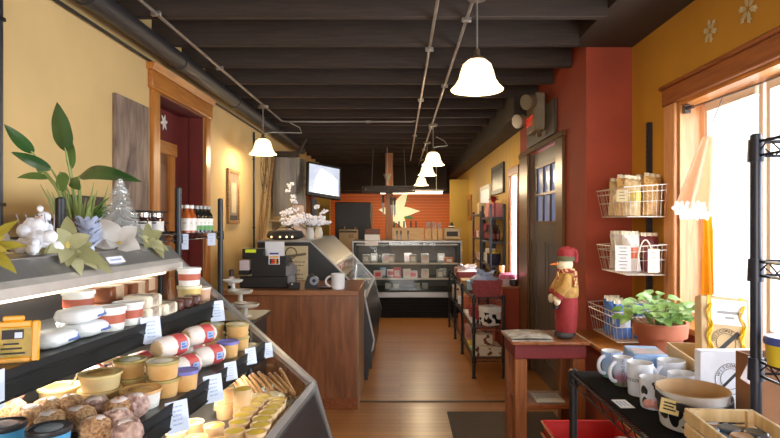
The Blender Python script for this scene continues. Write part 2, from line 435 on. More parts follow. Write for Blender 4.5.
# ---- big shop window
win = thing('window_1', None, None, (XW, 1.9, WZ0), kind='structure')
WOODW = wood('window_oak_lit', (178,112,60), (216,152,96), .4, (14,14,1), 3)  # paler than the header oak: window glow is put into the colour
WOODWH = wood('window_oak_across', (120,62,24), (156,86,38), .4, (14,1,14), 3)
f = MB(WOODW); f.box(XW-.03, WY1, WZ0-.12, XW-.001, WY1+.14, WZ1, .006)          # far casing
f.box(XW-.03, WY0-.14, WZ0-.12, XW-.001, WY0, WZ1, .006)
f.use(WOODWH); f.box(XW-.034, WY0-.16, WZ1, XW-.001, WY1+.16, WZ1+.11, .006); f.box(XW-.05, WY0-.18, WZ1+.11, XW-.001, WY1+.18, WZ1+.135, .008)
part('casing', f, win, world=True)
f = MB(WOODW); f.box(XW, WY1-.022, WZ0, XW+.199, WY1-.001, WZ1-.001); f.box(XW, WY0+.001, WZ0, XW+.199, WY0+.022, WZ1-.001)
f.use(OAKH); f.box(XW, WY0+.02, WZ1-.022, XW+.199, WY1-.02, WZ1-.001); f.box(XW-.10, WY0-.1, WZ0-.03, XW+.199, WY1+.08, WZ0+.004, .006)
part('jamb', f, win, world=True)
PALEW = M('sash_glare_pale', (232,214,198), .5, var=.04)  # glare of the window is put into the pale sash colour
f = MB(PALEW); xg = XW+.15
for y0 in (WY1-.075, 2.95, 2.89, 1.62, 1.56, WY0+.024): f.box(xg-.01, y0, WZ0+.004, xg+.03, y0+.035, WZ1-.022, .004)
f.use(PALEW)
for y0, y1 in ((3.0,WY1-.075),(1.67,2.89),(WY0+.07,1.56)):
    f.box(xg-.02, y0, WZ0+.004, xg+.03, y1, WZ0+.06, .004); f.box(xg-.02, y0, WZ1-.075, xg+.03, y1, WZ1-.022, .004)
part('sash', f, win, world=True)
for y0, y1 in ((3.0,WY1-.075),(1.67,2.89),(WY0+.07,1.56)):
    part('pane', MB(DAYGLASS).box(xg+.002, y0+.002, WZ0+.06, xg+.006, y1-.002, WZ1-.075), win, world=True)
# ledge below it
w = MB(RED); w.box(1.34, 2.35, 0, XW-.001, 4.268, .77); w.use(OAKH); w.box(1.30, 2.33, .77, XW-.001, 4.268, .80, .006); struct('trim_ledge', w)
# ---- narrow window on the aisle wall
win2 = thing('window_2', None, None, (XR, 7.1, VZ0), kind='structure')
f = MB(DOAK); f.box(XR-.025, V0-.10, VZ0, XR-.001, V0, VZ1, .004); f.box(XR-.025, V1, VZ0, XR-.001, V1+.10, VZ1, .004); f.box(XR-.03, V0-.12, VZ1, XR-.001, V1+.12, VZ1+.10, .005)
part('casing', f, win2, world=True)
JAMB_LIT = M('jamb_lit_white', (244,236,232), .6, var=.02)  # daylight falling on the jamb is put into this white
f = MB(JAMB_LIT); f.box(XR+.001, V1-.012, VZ0, XR+.119, V1-.0005, VZ1); f.box(XR+.001, V0+.0005, VZ0, XR+.119, V0+.008, VZ1); f.box(XR+.085, V0+.01, VZ0, XR+.115, V0+.03, VZ1); f.box(XR+.085, V1-.03, VZ0, XR+.115, V1-.012, VZ1)
part('sash', f, win2, world=True)
part('pane', MB(DAYGLASS).box(XR+.098, V0+.03, VZ0, XR+.102, V1-.03, VZ1), win2, world=True)
# ledge along the wall under it
w = MB(RED); w.box(1.20, 6.57, 0, XR-.001, 9.6, .84); w.use(M('ledge_top', (150,92,60), .3)); w.box(1.185, 6.55, .84, XR-.001, 9.62, .865, .006); struct('trim_wainscot', w)
# ---- grey door with six lites
d2 = thing('door_2', None, None, (XR, 5.57, 0), kind='structure')
f = MB(BRONZE); f.box(XR-.03, RD0-.22, 0, XR-.001, RD0, RDZ, .006); f.box(XR-.03, RD1, 0, XR-.001, RD1+.42, RDZ, .006); f.box(XR-.034, RD0-.24, RDZ, XR-.001, RD1+.44, RDZ+.05, .006)
f.box(XR, RD0+.001, 0, XR+.10, RD0+.02, RDZ); f.box(XR, RD1-.02, 0, XR+.10, RD1-.001, RDZ)
part('door_frame', f, d2, world=True)
GREYD = M('door_grey', (92,84,78), .35, .15, var=.12, scale=2, stretch=(1,1,.3))
xd = XR+.04; g0, g1, gz0, gz1 = 5.17, 5.97, 1.62, 2.19
f = MB(GREYD); f.box(xd, RD0+.022, 0, xd+.04, RD1-.022, gz0); f.box(xd, RD0+.022, gz1, xd+.04, RD1-.022, RDZ-.01)
f.box(xd, RD0+.022, gz0, xd+.04, g0, gz1); f.box(xd, g1, gz0, xd+.04, RD1-.022, gz1)
for a, b_ in ((5.14,5.52),(5.62,6.0)):
    f.box(xd-.006, a, .2, xd, a+.03, 1.42); f.box(xd-.006, b_-.03, .2, xd, b_, 1.42); f.box(xd-.006, a, .2, xd, b_, .23); f.box(xd-.006, a, 1.39, xd, b_, 1.42)
part('door_panel', f, d2, world=True)
f = MB(M('muntin_dark', (58,44,36), .4))
for y in (g0, 5.425, 5.69, g1-.02): f.box(xd-.008, y, gz0, xd+.03, y+.024, gz1)
f.use(BRONZE)
for z in (gz0-.02, 1.89, gz1-.01): f.box(xd-.012, g0-.02, z, xd+.03, g1+.02, z+.03, .003)
part('muntin', f, d2, world=True)
part('pane', MB(M('door_pane_glow', (150,166,205), .15, emit=.22, emit_rgb=(120,150,215))).box(xd+.01, g0, gz0, xd+.016, g1, gz1), d2, world=True)  # bluish light in the panes is put in as their own glow
h = MB(DSTEEL); h.cyl((xd,5.11,1.0),(xd-.05,5.11,1.0),.012); h.ell((xd-.06,5.11,1.0),(.02,.028,.028)); part('door_handle', h, d2, world=True)
f = MB(M('transom_dark', (66,52,42), .5)); f.box(XR-.03, 5.05, RDZ+.06, XR-.001, 6.15, 2.74, .006); struct('trim_transom', f)
# red corner shade line
# ================================================================== ceiling fittings
def conduit(pts, label, group=None, r=.011, clamps=(), mat=CHROME, name='conduit', box=None):
    t = thing(name, label, 'pipe', pts[0], group=group)
    m = MB(mat); m.tube(pts, r, 10); part('pipe_run', m, t, world=True)
    for c in clamps:
        k = MB(mat); k.box(c[0]-.03, c[1]-.012, c[2]-.016, c[0]+.03, c[1]+.012, c[2]+.014, .003); part('clamp', k, t, world=True)
    return t
conduit([(.415,.6,2.885),(.415,13.2,2.885)], 'steel conduit along the ceiling that carries the row of pendant lamps', clamps=[(.415,y,2.885) for y in (1.8,3.5,5.2,7.5,9.8)])
conduit([(.215,.6,2.885),(.215,11.5,2.885)], 'bare steel conduit along the ceiling beside the lamp conduit', clamps=[(.215,y,2.885) for y in (2.4,4.1,5.8,8.2)])
conduit([(-1.48,.6,2.885),(-1.48,7.0,2.885),(-1.42,7.06,2.885),(.15,7.06,2.885),(.19,7.02,2.885)], 'steel conduit running along the cream wall then across the beams', clamps=[(-1.48,y,2.885) for y in (2.3,3.4,4.6)]+[(-.4,7.06,2.885)])
t = thing('air_pipe', 'thick black pipe running high along the cream wall', 'pipe', (-1.66,4,2.83))
m = MB(M('pipe_black', (36,34,36), .5)); m.tube([(-1.66,.5,2.83),(-1.66,9.5,2.83)], .062, 14); part('pipe_run', m, t, world=True)
for y in (2.05,2.95,4.2,5.6,7.4):
    k = MB(M('pipe_black', (36,34,36), .5)); k.cyl((-1.66,y,2.83),(-1.66,y+.07,2.83),.069,n=14); part('coupling', k, t, world=True)
conduit([(-1.775,.5,2.765),(-1.775,7.2,2.765)], 'thin black cable run on the cream wall below the thick pipe', r=.010, mat=BLACK, name='cable_run', clamps=[])
def make_lamp():
    t = thing('pendant_lamp', '', 'lamp')
    s = MB(SHADE); prof = [(.028,.155),(.05,.15),(.078,.125),(.092,.085),(.102,.045),(.122,.012),(.146,-.012),(.143,-.016),(.118,.008),(.098,.042),(.088,.083),(.074,.121),(.046,.145),(.028,.15)]
    s.lathe(prof, n=32); part('lamp_shade', s, t, 'white bell-shaped glass shade')
    c = MB(M('lamp_cap', (96,80,60), .35, .6)); c.lathe([(0,.215),(.016,.21),(.018,.175),(.036,.165),(.038,.148),(0,.146)], n=20); part('cap', c, t)
    b = MB(M('bulb', (255,240,215), .3, emit=9, emit_rgb=(255,220,160))); b.ell((0,0,.05),(.03,.03,.045)); part('bulb', b, t)
    return t
lampP = Proto(make_lamp); PZ = 2.335
LAMPS = [(.426,3.1,'first pendant lamp of the row, the big one above the aisle'),(.426,7.2,'second pendant lamp of the row along the ceiling'),
         (.426,8.8,'third pendant lamp of the row along the ceiling'),(.426,11.2,'fourth and last pendant lamp of the row, over the rear display'),(-1.48,6.05,'lone pendant lamp hanging beside the cream wall')]
for x, y, lb in LAMPS:
    o = lampP.put((x,y,PZ+.03), label=lb, group='bell-shaded pendant lamps')
for o in [o for o in COL.objects if o.name.startswith('pendant_lamp')]:
    # rod and ceiling cup reach the conduit above
    h = 2.875-o.location.z
    r = MB(CHROME); r.cyl((0,0,.2),(0,0,h),.0055,n=8); part('rod', r, o)
    c = MB(M('cup_steel', (120,110,98), .4, .6)); c.cyl((0,0,h-.025),(0,0,h),.05,.06,n=18); part('ceiling_cup', c, o)
    if o.location.y < 4 or o.location.y > 8: continue
    w = MB(M('lamp_cord', (190,180,165), .6)); w.tube([(0,.0,.21),(.08,.1,.24),(.2,.5,.30),(.26,.9,.36),(.22,.98,.44),(.10,.98,h-.01)], .005, 6); part('cord', w, o)
# exit sign with two emergency heads
t = thing('exit_sign', 'beige exit sign box with two emergency lamp heads above the grey door', 'exit sign', (1.34,5.55,2.54))
BEI = M('beige_plastic', (128,110,84), .5)
m = MB(BEI); m.box(1.29, 5.34, 2.50, 1.389, 5.72, 2.86, .012); part('sign_box', m, t, world=True)
m = MB(M('exit_red', (235,60,40), .5, emit=.7, emit_rgb=(255,50,30))); m.text('EXIT', (1.286,5.56,2.61), (0,-1,0), (0,0,1), .13); part('lettering', m, t, 'red letters EXIT', world=True)
for y, z in ((5.36,2.77),(5.76,2.66)):
    m = MB(BEI); m.cyl((1.30,y,z),(1.25,y-.02,z),.016); m.cyl((1.26,y-.02,z),(1.19,y-.07,z-.02),.062,.072,n=18)
    p = part('lamp_head', m, t, world=True)
    g = MB(M('lens_dull', (120,108,90), .2)); g.cyl((1.19,y-.07,z-.02),(1.186,y-.073,z-.021),.064,n=18); part('lens', g, p, world=True)
m = MB(BRONZE); m.cyl((1.34,5.40,2.50),(1.34,5.40,2.465),.02,n=12); m.ell((1.34,5.40,2.46),(.026,.026,.02)); part('test_button', m, t, world=True)
# ================================================================== cream wall
w = MB(wood('weathered_board', (86,66,56), (146,122,106), .7, (6,6,1.2), 3)); w.box(-1.799, 3.50, 1.66, -1.775, 3.96, 2.43, .003)
t = thing('rustic_art_board', 'weathered grey-brown wooden art panel on the cream wall beside the doorway', 'wall art', (-1.785,3.73,1.66)); part('board', w, t, world=True)
m = MB(M('panel_paint', (120,96,86), .8, rgb2=(84,70,66))); 
for i in range(5): m.leaf((-1.772,3.62+.03*i,1.80+.05*i), (-1.772,3.74+.02*math.sin(i),2.16-.03*i), .07, up=(1,0,0), fold=.02)
part('faded_painting', m, t, world=True)
f = thing('framed_picture', 'small tall framed picture with dark photo on the cream wall', 'picture', (-1.785,6.05,1.62))
m = MB(wood('frame_gold', (120,80,40), (170,122,66), .4)); 
y0,y1,z0,z1 = 5.80,6.20,1.60,2.18
m.box(-1.799,y0,z0,-1.77,y0+.04,z1,.004); m.box(-1.799,y1-.04,z0,-1.77,y1,z1,.004); m.box(-1.799,y0+.04,z0,-1.77,y1-.04,z0+.04,.004); m.box(-1.799,y0+.04,z1-.04,-1.77,y1-.04,z1,.004)
part('frame', m, f, world=True)
m = MB(M('photo_brown', (70,52,40), .4, rgb2=(150,126,96), scale=6)); m.box(-1.797,y0+.04,z0+.04,-1.782,y1-.04,z1-.04); m.use(M('photo_light', (196,176,140), .5)); m.box(-1.782,5.92,1.72,-1.780,6.08,2.04); m.use(DINK); m.box(-1.782,5.87,1.64,-1.7795,6.13,1.69)
part('photo', m, f, world=True)
star = MB(M('star_white', (238,230,220), .6)); c = Vector((xb+.006, 4.78, 2.47))
for k in range(6):
    a = k*PI/3+.2; d = Vector((0,math.cos(a),math.sin(a))); star.leaf(c, c+d*.075, .032, up=(1,0,0), fold=.05)
solo('star_ornament', star, 'small white star ornament on the red wall above the inner oak door', 'ornament', tuple(c), world=True)
def wallpipe(y, z0, z1, label): 
    t = thing('hanging_cable', label, 'cable', (-1.785,y,z0)); m = MB(BLACK); m.tube([(-1.785,y,z0),(-1.785,y,z1)], .012, 8); part('cable', m, t, world=True)
    for z in (z0+.3*(z1-z0), z0+.8*(z1-z0)):
        k = MB(BLACK); k.box(-1.799,y-.02,z-.008,-1.772,y+.02,z+.008); part('clip', k, t, world=True)
wallpipe(2.50, 1.2, 2.86, 'vertical black cable on the cream wall at the photo edge, near the plant')
wallpipe(6.85, 1.05, 2.72, 'vertical black cable on the cream wall below the thick pipe, past the picture')
# things on the wall above the rear case
t = thing('wire_star', 'wire star in a hoop hung high on the cream wall', 'wall decor', (-1.76,7.25,2.36))
m = MB(M('twig_wire', (86,66,46), .7)); c = Vector((-1.765,7.3,2.30)); R_ = .25
m.tube([c+Vector((0,R_*.8*math.cos(a),R_*1.2*math.sin(a))) for a in [2*PI*k/24 for k in range(24)]], .004, 5, closed=True)
pts = [c+Vector((0,R_*.8*math.cos(PI/2+k*4*PI/5),R_*1.2*math.sin(PI/2+k*4*PI/5))) for k in range(5)]
m.tube(pts, .004, 5, closed=True); part('wire', m, t, world=True)
for i, (y0,y1,z1,lb) in enumerate(((6.75,7.55,2.62,'long thin wooden pole leaning on the cream wall beside the wire star'),(6.6,7.62,2.5,'thicker wooden pole leaning on the cream wall below the wire star'))):
    m = MB(wood('pole_wood', (110,76,44), (160,118,74), .6)); m.tube([(-1.757+.055*i,y0-.3,.012),(-1.782+.055*i,y1,z1)], .012+.008*i, 8); solo('wooden_pole', m, lb, 'pole', (-1.72,y0-.3,.0), world=True)
t = thing('hanging_zinc_sheet', 'tall weathered grey corrugated metal panel curving from the cream wall', 'panel', (-1.6,8.0,1.68))
m = MB(M('zinc_grey', (112,104,96), .5, .4, var=.2, scale=3, stretch=(4,4,.6)))
def pf(u,v):
    a = -.2+u*1.75; return (-1.70+.34*math.sin(a)+.008*math.sin(u*50), 7.78+.34*(1-math.cos(a)), 1.70+v*.82)
m.slab(pf, 44, 3, .006); part('sheet', m, t, world=True)
m = MB(SOFFIT); m.box(-1.79,7.74,2.52,-1.40,7.82,2.60,.004); m.tube([(-1.42,7.78,2.56),(-1.30,7.78,2.78)],.02,8); part('bracket', m, t, world=True)
m = MB(wood('shelf_beige', (150,122,84), (184,154,110), .6)); m.box(-1.799,7.66,1.62,-1.50,8.12,1.655,.004)
t = thing('small_shelf', 'small beige wall shelf below the wooden poles', 'shelf', (-1.65,7.9,1.5)); part('board', m, t, world=True)
m = MB(M('shelf_beige2', (150,122,84), .6)); m.prism([(-1.799,1.62),(-1.799,1.50),(-1.56,1.62)], 'xz', 7.87, 7.91); part('bracket', m, t, world=True)
# television
t = thing('tv_screen', 'black flat television tilted on a wall arm, bright white screen', 'television', (-1.1,8.0,2.1))
R = Matrix.Translation((-1.08,8.0,2.21)) @ Euler((math.radians(-12),math.radians(7),math.radians(34)),'XYZ').to_matrix().to_4x4()
m = MB(BLACKM); m.T = R; m.box(-.27,0,-.25,.27,.05,.25,.008); part('bezel', m, t, world=True)
m = MB(M('tv_glow', (200,208,222), .25, emit=.75, emit_rgb=(215,225,245), scale=2, rgb2=(60,62,70))); m.T = R; m.box(-.24,-.004,-.20,.24,-.001,.215); part('screen', m, t, world=True)
m = MB(M('tv_shine', (255,255,255), .2, emit=1.6, emit_rgb=(235,242,255))); m.T = R; m.prism([(-.18,-.195),(.20,-.195),(.215,.03),(.12,.10),(-.05,.17),(-.14,.02)], 'xz', -.006, -.0045); part('bright_picture', m, t, 'bright white picture on the screen', world=True)
m = MB(BLACKM); m.tube([(-1.78,8.45,2.28),(-1.45,8.40,2.28),(-1.12,8.06,2.25)], .02, 8); m.tube([(-1.78,8.45,2.14),(-1.45,8.40,2.14),(-1.12,8.06,2.17)], .02, 8); m.box(-1.799,8.37,2.05,-1.77,8.53,2.36); part('wall_arm', m, t, world=True)
# post and hanging ring in the kitchen
m = MB(OAK); m.box(-.27,10.38,0,-.13,10.5,2.9,.006); struct('trim_post', m)
m = MB(OAK); m.box(-1.50,8.9,0,-1.36,9.02,2.1,.006); struct('trim_post_rear', m)
t = thing('pot_rack', 'round dark metal pot rack hanging from the ceiling over the rear display', 'pot rack', (-.2,9.9,2.2))
m = MB(M('rack_iron', (96,94,98), .4, .5))
for rz, z in ((.46,2.235),(.42,2.19),(.46,2.15)): m.tube([(-.2+rz*math.cos(a),9.85+.4*rz*math.sin(a),z) for a in [2*PI*k/36 for k in range(36)]], .014, 6, closed=True)
for k in range(12):
    a = 2*PI*k/12; m.cyl((-.2+.46*math.cos(a),9.85+.184*math.sin(a),2.15),(-.2+.46*math.cos(a),9.85+.184*math.sin(a),2.24),.006,n=5)
part('ring', m, t, world=True)
for x in (-.5,.1):
    m = MB(M('rack_iron', (96,94,98), .4, .5)); m.cyl((x,9.85,2.24),(x*.9-.02,9.85,2.9),.007,n=6); part('hanger', m, t, world=True)
m = MB(M('funnel_grey', (150,142,130), .4, .4)); m.lathe([(.012,-.02),(.02,.05),(.07,.17),(.066,.17),(.016,.05),(.008,-.02)], (-.22,9.6,2.27), 18); m.cyl((-.22,9.6,2.44),(-.22,9.6,2.9),.008,n=8)
solo('funnel_lamp', m, 'small grey cone lamp hanging beside the wooden post', 'lamp', (-.22,9.6,2.27), world=True)
t = thing('hanging_tube_light', 'long glowing tube light above the orange rear wall', 'light', (.25,12.3,2.3))
m = MB(WHITE); m.box(-.45,12.27,2.29,.95,12.37,2.325); m.cyl((-.3,12.32,2.32),(-.3,12.32,3.11),.008,n=6); m.cyl((.8,12.32,2.32),(.8,12.32,3.11),.008,n=6); part('housing', m, t, world=True)
m = MB(M('tube_glow', (255,240,210), .4, emit=5, emit_rgb=(255,236,195))); m.cyl((-.43,12.31,2.265),(.93,12.31,2.265),.028,n=10); part('tube', m, t, world=True)
# lily on the orange wall
t = thing('lily_sign', 'big cream lily cut-out with green leaves on the orange rear wall', 'wall decor', (-.12,13.95,1.8))
c = Vector((-.12,13.93,1.87))
for a, ln in ((60,.66),(2,.62),(-58,.56),(-112,.5),(172,.42),(112,.38)):
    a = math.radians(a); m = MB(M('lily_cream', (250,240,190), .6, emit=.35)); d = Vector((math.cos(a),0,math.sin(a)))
    m.leaf(c-d*.03, c+d*ln, .25, up=(0,-1,0), fold=.05, bend=.03, shape=lambda q: max(0,math.sin(PI*q**.62))**1.1 if 0 < q < 1 else 0); part('petal', m, t, world=True)
for a in (50,-100,-20):
    a = math.radians(a); m = MB(M('lily_green', (60,120,60), .6)); d = Vector((math.cos(a),0,math.sin(a))); cc = c+Vector((0,.03,0))
    m.leaf(cc, cc+d*.5, .16, up=(0,-1,0), fold=.1); part('leaf', m, t, world=True)
# ================================================================== front deli case
def along(p, q, t): return (p[0]+(q[0]-p[0])*t, p[1]+(q[1]-p[1])*t)
def deli_case(label, y0, y1, top, lip, corner, low, xback, ledz, deck, decoration=None, shelves=(), name='deli_case', end_at=1, solid_end=False):
    t = thing(name, label, 'display case', (corner[0]-.3,(y0+y1)/2,0))
    b = MB(CASEBLK); b.box(xback,y0,.0,low[0]-.06,y1,.12); part('plinth', b, t, world=True)
    b = MB(CASEBLK); b.prism([(xback,.12),(low[0]-.02,.12),(low[0]-.02,low[1]-.10),(low[0],low[1]),(corner[0]-.03,deck-.03),(xback,deck-.03)], 'xz', y0, y1); part('base_cabinet', b, t, world=True)
    b = MB(DSTEEL); b.prism([(low[0]+.002,low[1]-.02),(low[0]+.014,low[1]-.01),(corner[0]+.012,corner[1]-.03),(corner[0]-.002,corner[1]-.03)], 'xz', y0+.01, y1-.01); part('front_panel', b, t, 'dark steel front panel', world=True)
    b = MB(M('deck_dark', (52,50,50), .45)); b.box(xback+.06,y0+.02,deck-.029,corner[0]-.02,y1-.03,deck); part('deck', b, t, world=True)
    b = MB(CASEBLK); b.box(xback,y0,deck-.03,xback+.05,y1,top[1]-.03); part('back_wall', b, t, world=True)
    b = MB(STEEL); b.box(xback,y0,top[1]-.03,top[0]-.0,y1,top[1]); b.prism([(top[0]-.002,top[1]),(lip[0],lip[1]+.02),(lip[0],lip[1]-.004),(lip[0]-.03,lip[1]-.004),(top[0]-.02,top[1]-.04)], 'xz', y0, y1); part('top_panel', b, t, 'stainless steel top and sloped header', world=True)
    b = MB(M('lit_steel', (222,214,204), .22, .55)); b.prism([(lip[0]-.012,lip[1]+.036),(lip[0]+.003,lip[1]+.020),(lip[0]+.004,lip[1]-.006),(lip[0]-.002,lip[1]-.006)], 'xz', y0+.005, y1-.002); part('lit_header_lip', b, t, 'polished header edge with painted shine', world=True)  # light on the lip is put into this whiter steel
    b = MB(M('case_tube', (255,240,214), .4, emit=3.2, emit_rgb=(255,232,196))); b.cyl((lip[0]-.045,y0+.05,lip[1]-.012),(lip[0]-.045,y1-.06,lip[1]-.012),.010,n=8); part('light_tube', b, t, 'glowing light tube under the header', world=True)
    g = MB(CASEGLASS); g.add([(lip[0]-.006,y0+.01,lip[1]),(corner[0]-.006,y0+.01,corner[1]),(corner[0]-.006,y1-.012,corner[1]),(lip[0]-.006,y1-.012,lip[1])], [(0,1,2,3)]); part('front_glass', g, t, 'clear sloped front glass', world=True)
    b = MB(STEEL); b.prism([(corner[0]-.022,corner[1]-.004),(corner[0]-.002,corner[1]+.012),(corner[0]+.012,corner[1]-.004),(corner[0]+.004,corner[1]-.03),(corner[0]-.022,corner[1]-.03)], 'xz', y0, y1); part('front_rail', b, t, world=True)
    # end frame along the slope
    if solid_end:
        e = MB(CASEBLK); e.prism([(xback,.12),(low[0]-.02,.12),(low[0]-.02,low[1]-.1),low,corner,lip,top,(xback,top[1])], 'xz', y0-.025, y0-.001); part('end_panel', e, t, 'black end panel', world=True)
    else:
        e = MB(CASEGLASS); e.add([(xback+.05,y1-.012,deck),(corner[0]-.01,y1-.012,deck),(corner[0]-.006,y1-.012,corner[1]),(lip[0]-.006,y1-.012,lip[1]),(xback+.05,y1-.012,lip[1])], [(0,1,2,3,4)]); part('end_glass', e, t, world=True)
    for k, yy in enumerate((y0-.03, y1)):
        if k == 0 and not solid_end: continue
        e = MB(STEEL)
        pts = [(top[0]-.01,top[1]),(lip[0],lip[1]+.012),(corner[0]+.006,corner[1]+.004),(low[0]+.012,low[1]-.01),(low[0]-.01,low[1]-.12)]
        for p, q in zip(pts, pts[1:]):
            d = Vector((q[0]-p[0],q[1]-p[1])).normalized(); nn = Vector((-d.y,d.x))*.013
            e.prism([(p[0]-nn.x,p[1]-nn.y),(q[0]-nn.x,q[1]-nn.y),(q[0]+nn.x*.2,q[1]+nn.y*.2),(p[0]+nn.x*.2,p[1]+nn.y*.2)], 'xz', yy, yy+.028)
        if solid_end: e.box(xback,yy,top[1]-.016,top[0]-.008,yy+.028,top[1]+.004)
        part('end_frame', e, t, 'polished steel end frame', world=True)
    for (xf, z, h) in shelves:
        s = MB(M('shelf_dark', (58,56,56), .35)); s.box(xback+.055,y0+.02,z-.010,xf-.004,y1-.03,z)
        p = part('shelf', s, t, world=True)
        l = MB(M('rail_black', (14,13,14), .6, spec=.2)); l.box(xf-.004,y0+.02,z-h,xf,y1-.03,z+.004); l.box(xf,y0+.02,z-h*.45,xf+.0015,y1-.03,z-h*.38); l.box(xf,y0+.02,z-h,xf+.003,y1-.03,z-h*.92)
        part('ticket_rail', l, p, 'black price ticket rail', world=True)
        for yy in (.75,1.45,1.95):
            if y0 < yy < y1:
                r = MB(STEEL); r.cyl((xf-.03,yy,z-.012),(xf-.10,yy,z-.14),.003,n=6); part('strut', r, p, world=True)
    return t
UZ, LZ, DK = 1.317, 1.155, .955
UX, LX = -.706, -.516
deli_case('long stainless-topped deli case with a sloped glass front full of cheese', -.2, 2.2, (-.92,1.525), (-.860,1.442), (-.338,.99), (-.268,.745), -1.12, 0, DK, shelves=((UX,UZ,.058),(LX,LZ,.058)))
# ------------------------------------------------------------------ price tags
def make_tag(w=.062, h=.078, n=5, name='price_tag'):
    def mk():
        t = thing(name, '', 'price tag'); rnd = random.Random(int(w*1e4))
        m = MB(TAGP); m.box(-.001,-w/2,-h,0,w/2,0); part('card', m, t)
        m = MB(INK)
        for i in range(n):
            z = -h*(.16+.7*i/n); ln = w*.38*rnd.uniform(.5,1); 
            y = -ln
            while y < ln:
                q = rnd.uniform(.004,.012); m.box(.0001,y,z-.0035,.0006,min(y+q,ln),z); y += q+.0022
        part('lettering', m, t, 'faint blue lettering'); return t
    return Proto(mk)
tagP = make_tag(); TG = 'paper price tags in the front deli case'
def slot(px, py, x):
    k = (px-CX)/F; y = (-x+.08*2.2)/(.08-k); return (k*y, y, EYE-(py-CY)/F*y)
for px, py, x, lb in ((150,317,UX+.004,'white price tag on the upper shelf rail, below the white cheese blocks'),(216,301,UX+.004,'white price tag at the far end of the upper shelf rail'),
    (176,401,LX+.004,'white price tag on the lower shelf rail beside the white tub'),(212,375,LX+.004,'white price tag on the lower shelf rail, second one along'),
    (230,362,LX+.004,'white price tag on the lower shelf rail, third one along'),(250,348,LX+.004,'narrow white price tag on the lower shelf rail, fourth one along'),
    (267,343,LX+.004,'white price tag at the far end of the lower shelf rail')):
    p = slot(px, py, x); k = 1.0 if px < 225 else .72
    tagP.put((p[0], p[1], p[2]), label=lb, rz=(0,math.radians(-12),math.radians(-42)), group=TG, scale=(1,k*.95,k))
tagP.put(slot(-6,372,UX+.004), label='blue-white price tag on the upper shelf rail below the yellow sign', group=TG)
m = MB(PAPER); 
t = thing('sign_card', 'small folded white sign card on the sloped steel header below the green poinsettia', 'sign', (-.885,1.76,1.485))
m.T = Matrix.Translation((-.885,1.76,1.485)) @ Euler((0,math.radians(-38),0)).to_matrix().to_4x4()
m.box(-.001,-.045,-.035,.001,.045,.028); m.use(INK)
for i in range(3): m.box(.0012,-.03,-.022+i*.017,.0016,.03-.012*(i%2),-.016+i*.017)
part('card', m, t, world=True)
# ------------------------------------------------------------------ food on the shelves
LIDGREEN = M('lid_olive', (168,150,84), .35); TUBCLEAR = M('tub_cheese', (205,150,80), .35, rgb2=(226,186,130), scale=18, var=.2)
REDB = M('label_red', (170,52,44), .5); BLUEB = M('label_blue', (58,96,176), .5)
def make_round_tub(r, h, body, lid, band=None, top=None):
    def mk():
        t = thing('cheese_tub', '', 'tub')
        m = MB(body); m.lathe([(0,0),(r*.84,0),(r*.86,.004),(r*.95,h*.86),(0,h*.86)], n=24); part('tub', m, t)
        m = MB(lid); m.lathe([(0,h*.84),(r,h*.84),(r*1.02,h*.88),(r*1.0,h),(r*.93,h),(r*.90,h*.965),(0,h*.96)], n=24); part('lid', m, t)
        if band:
            m = MB(band); m.lathe([(r*.905,h*.32),(r*.918,h*.32),(r*.95,h*.68),(r*.937,h*.68)], n=24); part('band', m, t)
        if top:
            m = MB(top); m.lathe([(0,h*.972),(r*.62,h*.97),(r*.6,h*.982),(0,h*.985)], n=18); part('top_label', m, t)
        return t
    return Proto(mk)
CURD = M('cream_plastic', (238,228,214), .4)
tubWhite = make_round_tub(.043, .066, WHITE, WHITE, M('band_rust', (180,86,62), .5))
tubOl = make_round_tub(.042, .047, TUBCLEAR, LIDGREEN, None, M('lid_white', (235,228,205), .5))
tubBrie = make_round_tub(.051, .040, M('birch_box', (226,196,140), .6, var=.08, stretch=(1,1,8)), M('birch_lid', (236,206,138), .6), None, M('lid_print', (150,86,52), .6, rgb2=(226,180,96), scale=26))
tubBlue = make_round_tub(.036, .054, TUBCLEAR, M('lid_blue', (110,110,196), .4))
tubDark = make_round_tub(.040, .062, M('tub_bluebody', (74,156,206), .35), M('lid_black', (34,34,38), .35), None, M('lid_art', (150,160,170), .3, rgb2=(86,96,104), scale=40))
U = lambda px,py,dz=0: S(px,py,UZ+.001)+Vector((0,0,dz)); Lo = lambda px,py,dz=0: S(px,py,LZ+.001)+Vector((0,0,dz)); Dk = lambda px,py,dz=0: S(px,py,DK+.001)+Vector((0,0,dz))
# upper shelf: flat white packs, white tubs
def make_pack():
    t = thing('curd_pack', '', 'cheese pack')
    m = MB(M('pack_film', (240,242,244), .25, var=.04)); m.ell((0,0,.019),(.046,.062,.019),20,10,lump=.05,sq=.6,seed=3); part('pouch', m, t)
    m = MB(BLUEB); m.T = Matrix.Translation((.040,.026,.021)) @ Euler((0,math.radians(58),0)).to_matrix().to_4x4(); m.box(-.011,-.02,-.002,.011,.02,.003,.001); part('label', m, t, 'blue label'); return t
packP = Proto(make_pack); G = 'white cheese curd packs on the upper shelf'
for (x, y, k, lb) in ((-.785,1.255,0,'flat white curd pack with blue label, beside the yellow sign'),(-.785,1.39,0,'flat white curd pack with blue label under another pack'),
                      (-.79,1.38,1,'flat white curd pack lying on top of another pack'),(-.865,1.515,0,'flat white curd pack under the white tub with the rust band')):
    packP.put((x,y,UZ+.001+k*.039), label=lb, group=G, rz=.1*(k-.5))
tubWhite.put((-.870,1.515,UZ+.041), label='white tub with rust band standing on a flat pack', group='white tubs with rust bands')
tubWhite.put((-.765,1.475,UZ+.001), label='white tub with rust band at the shelf edge, beside the flat packs', group='white tubs with rust bands')
tubWhite.put((-.762,1.57,UZ+.001), label='white tub with rust band at the shelf edge, next to white cheese blocks', group='white tubs with rust bands')
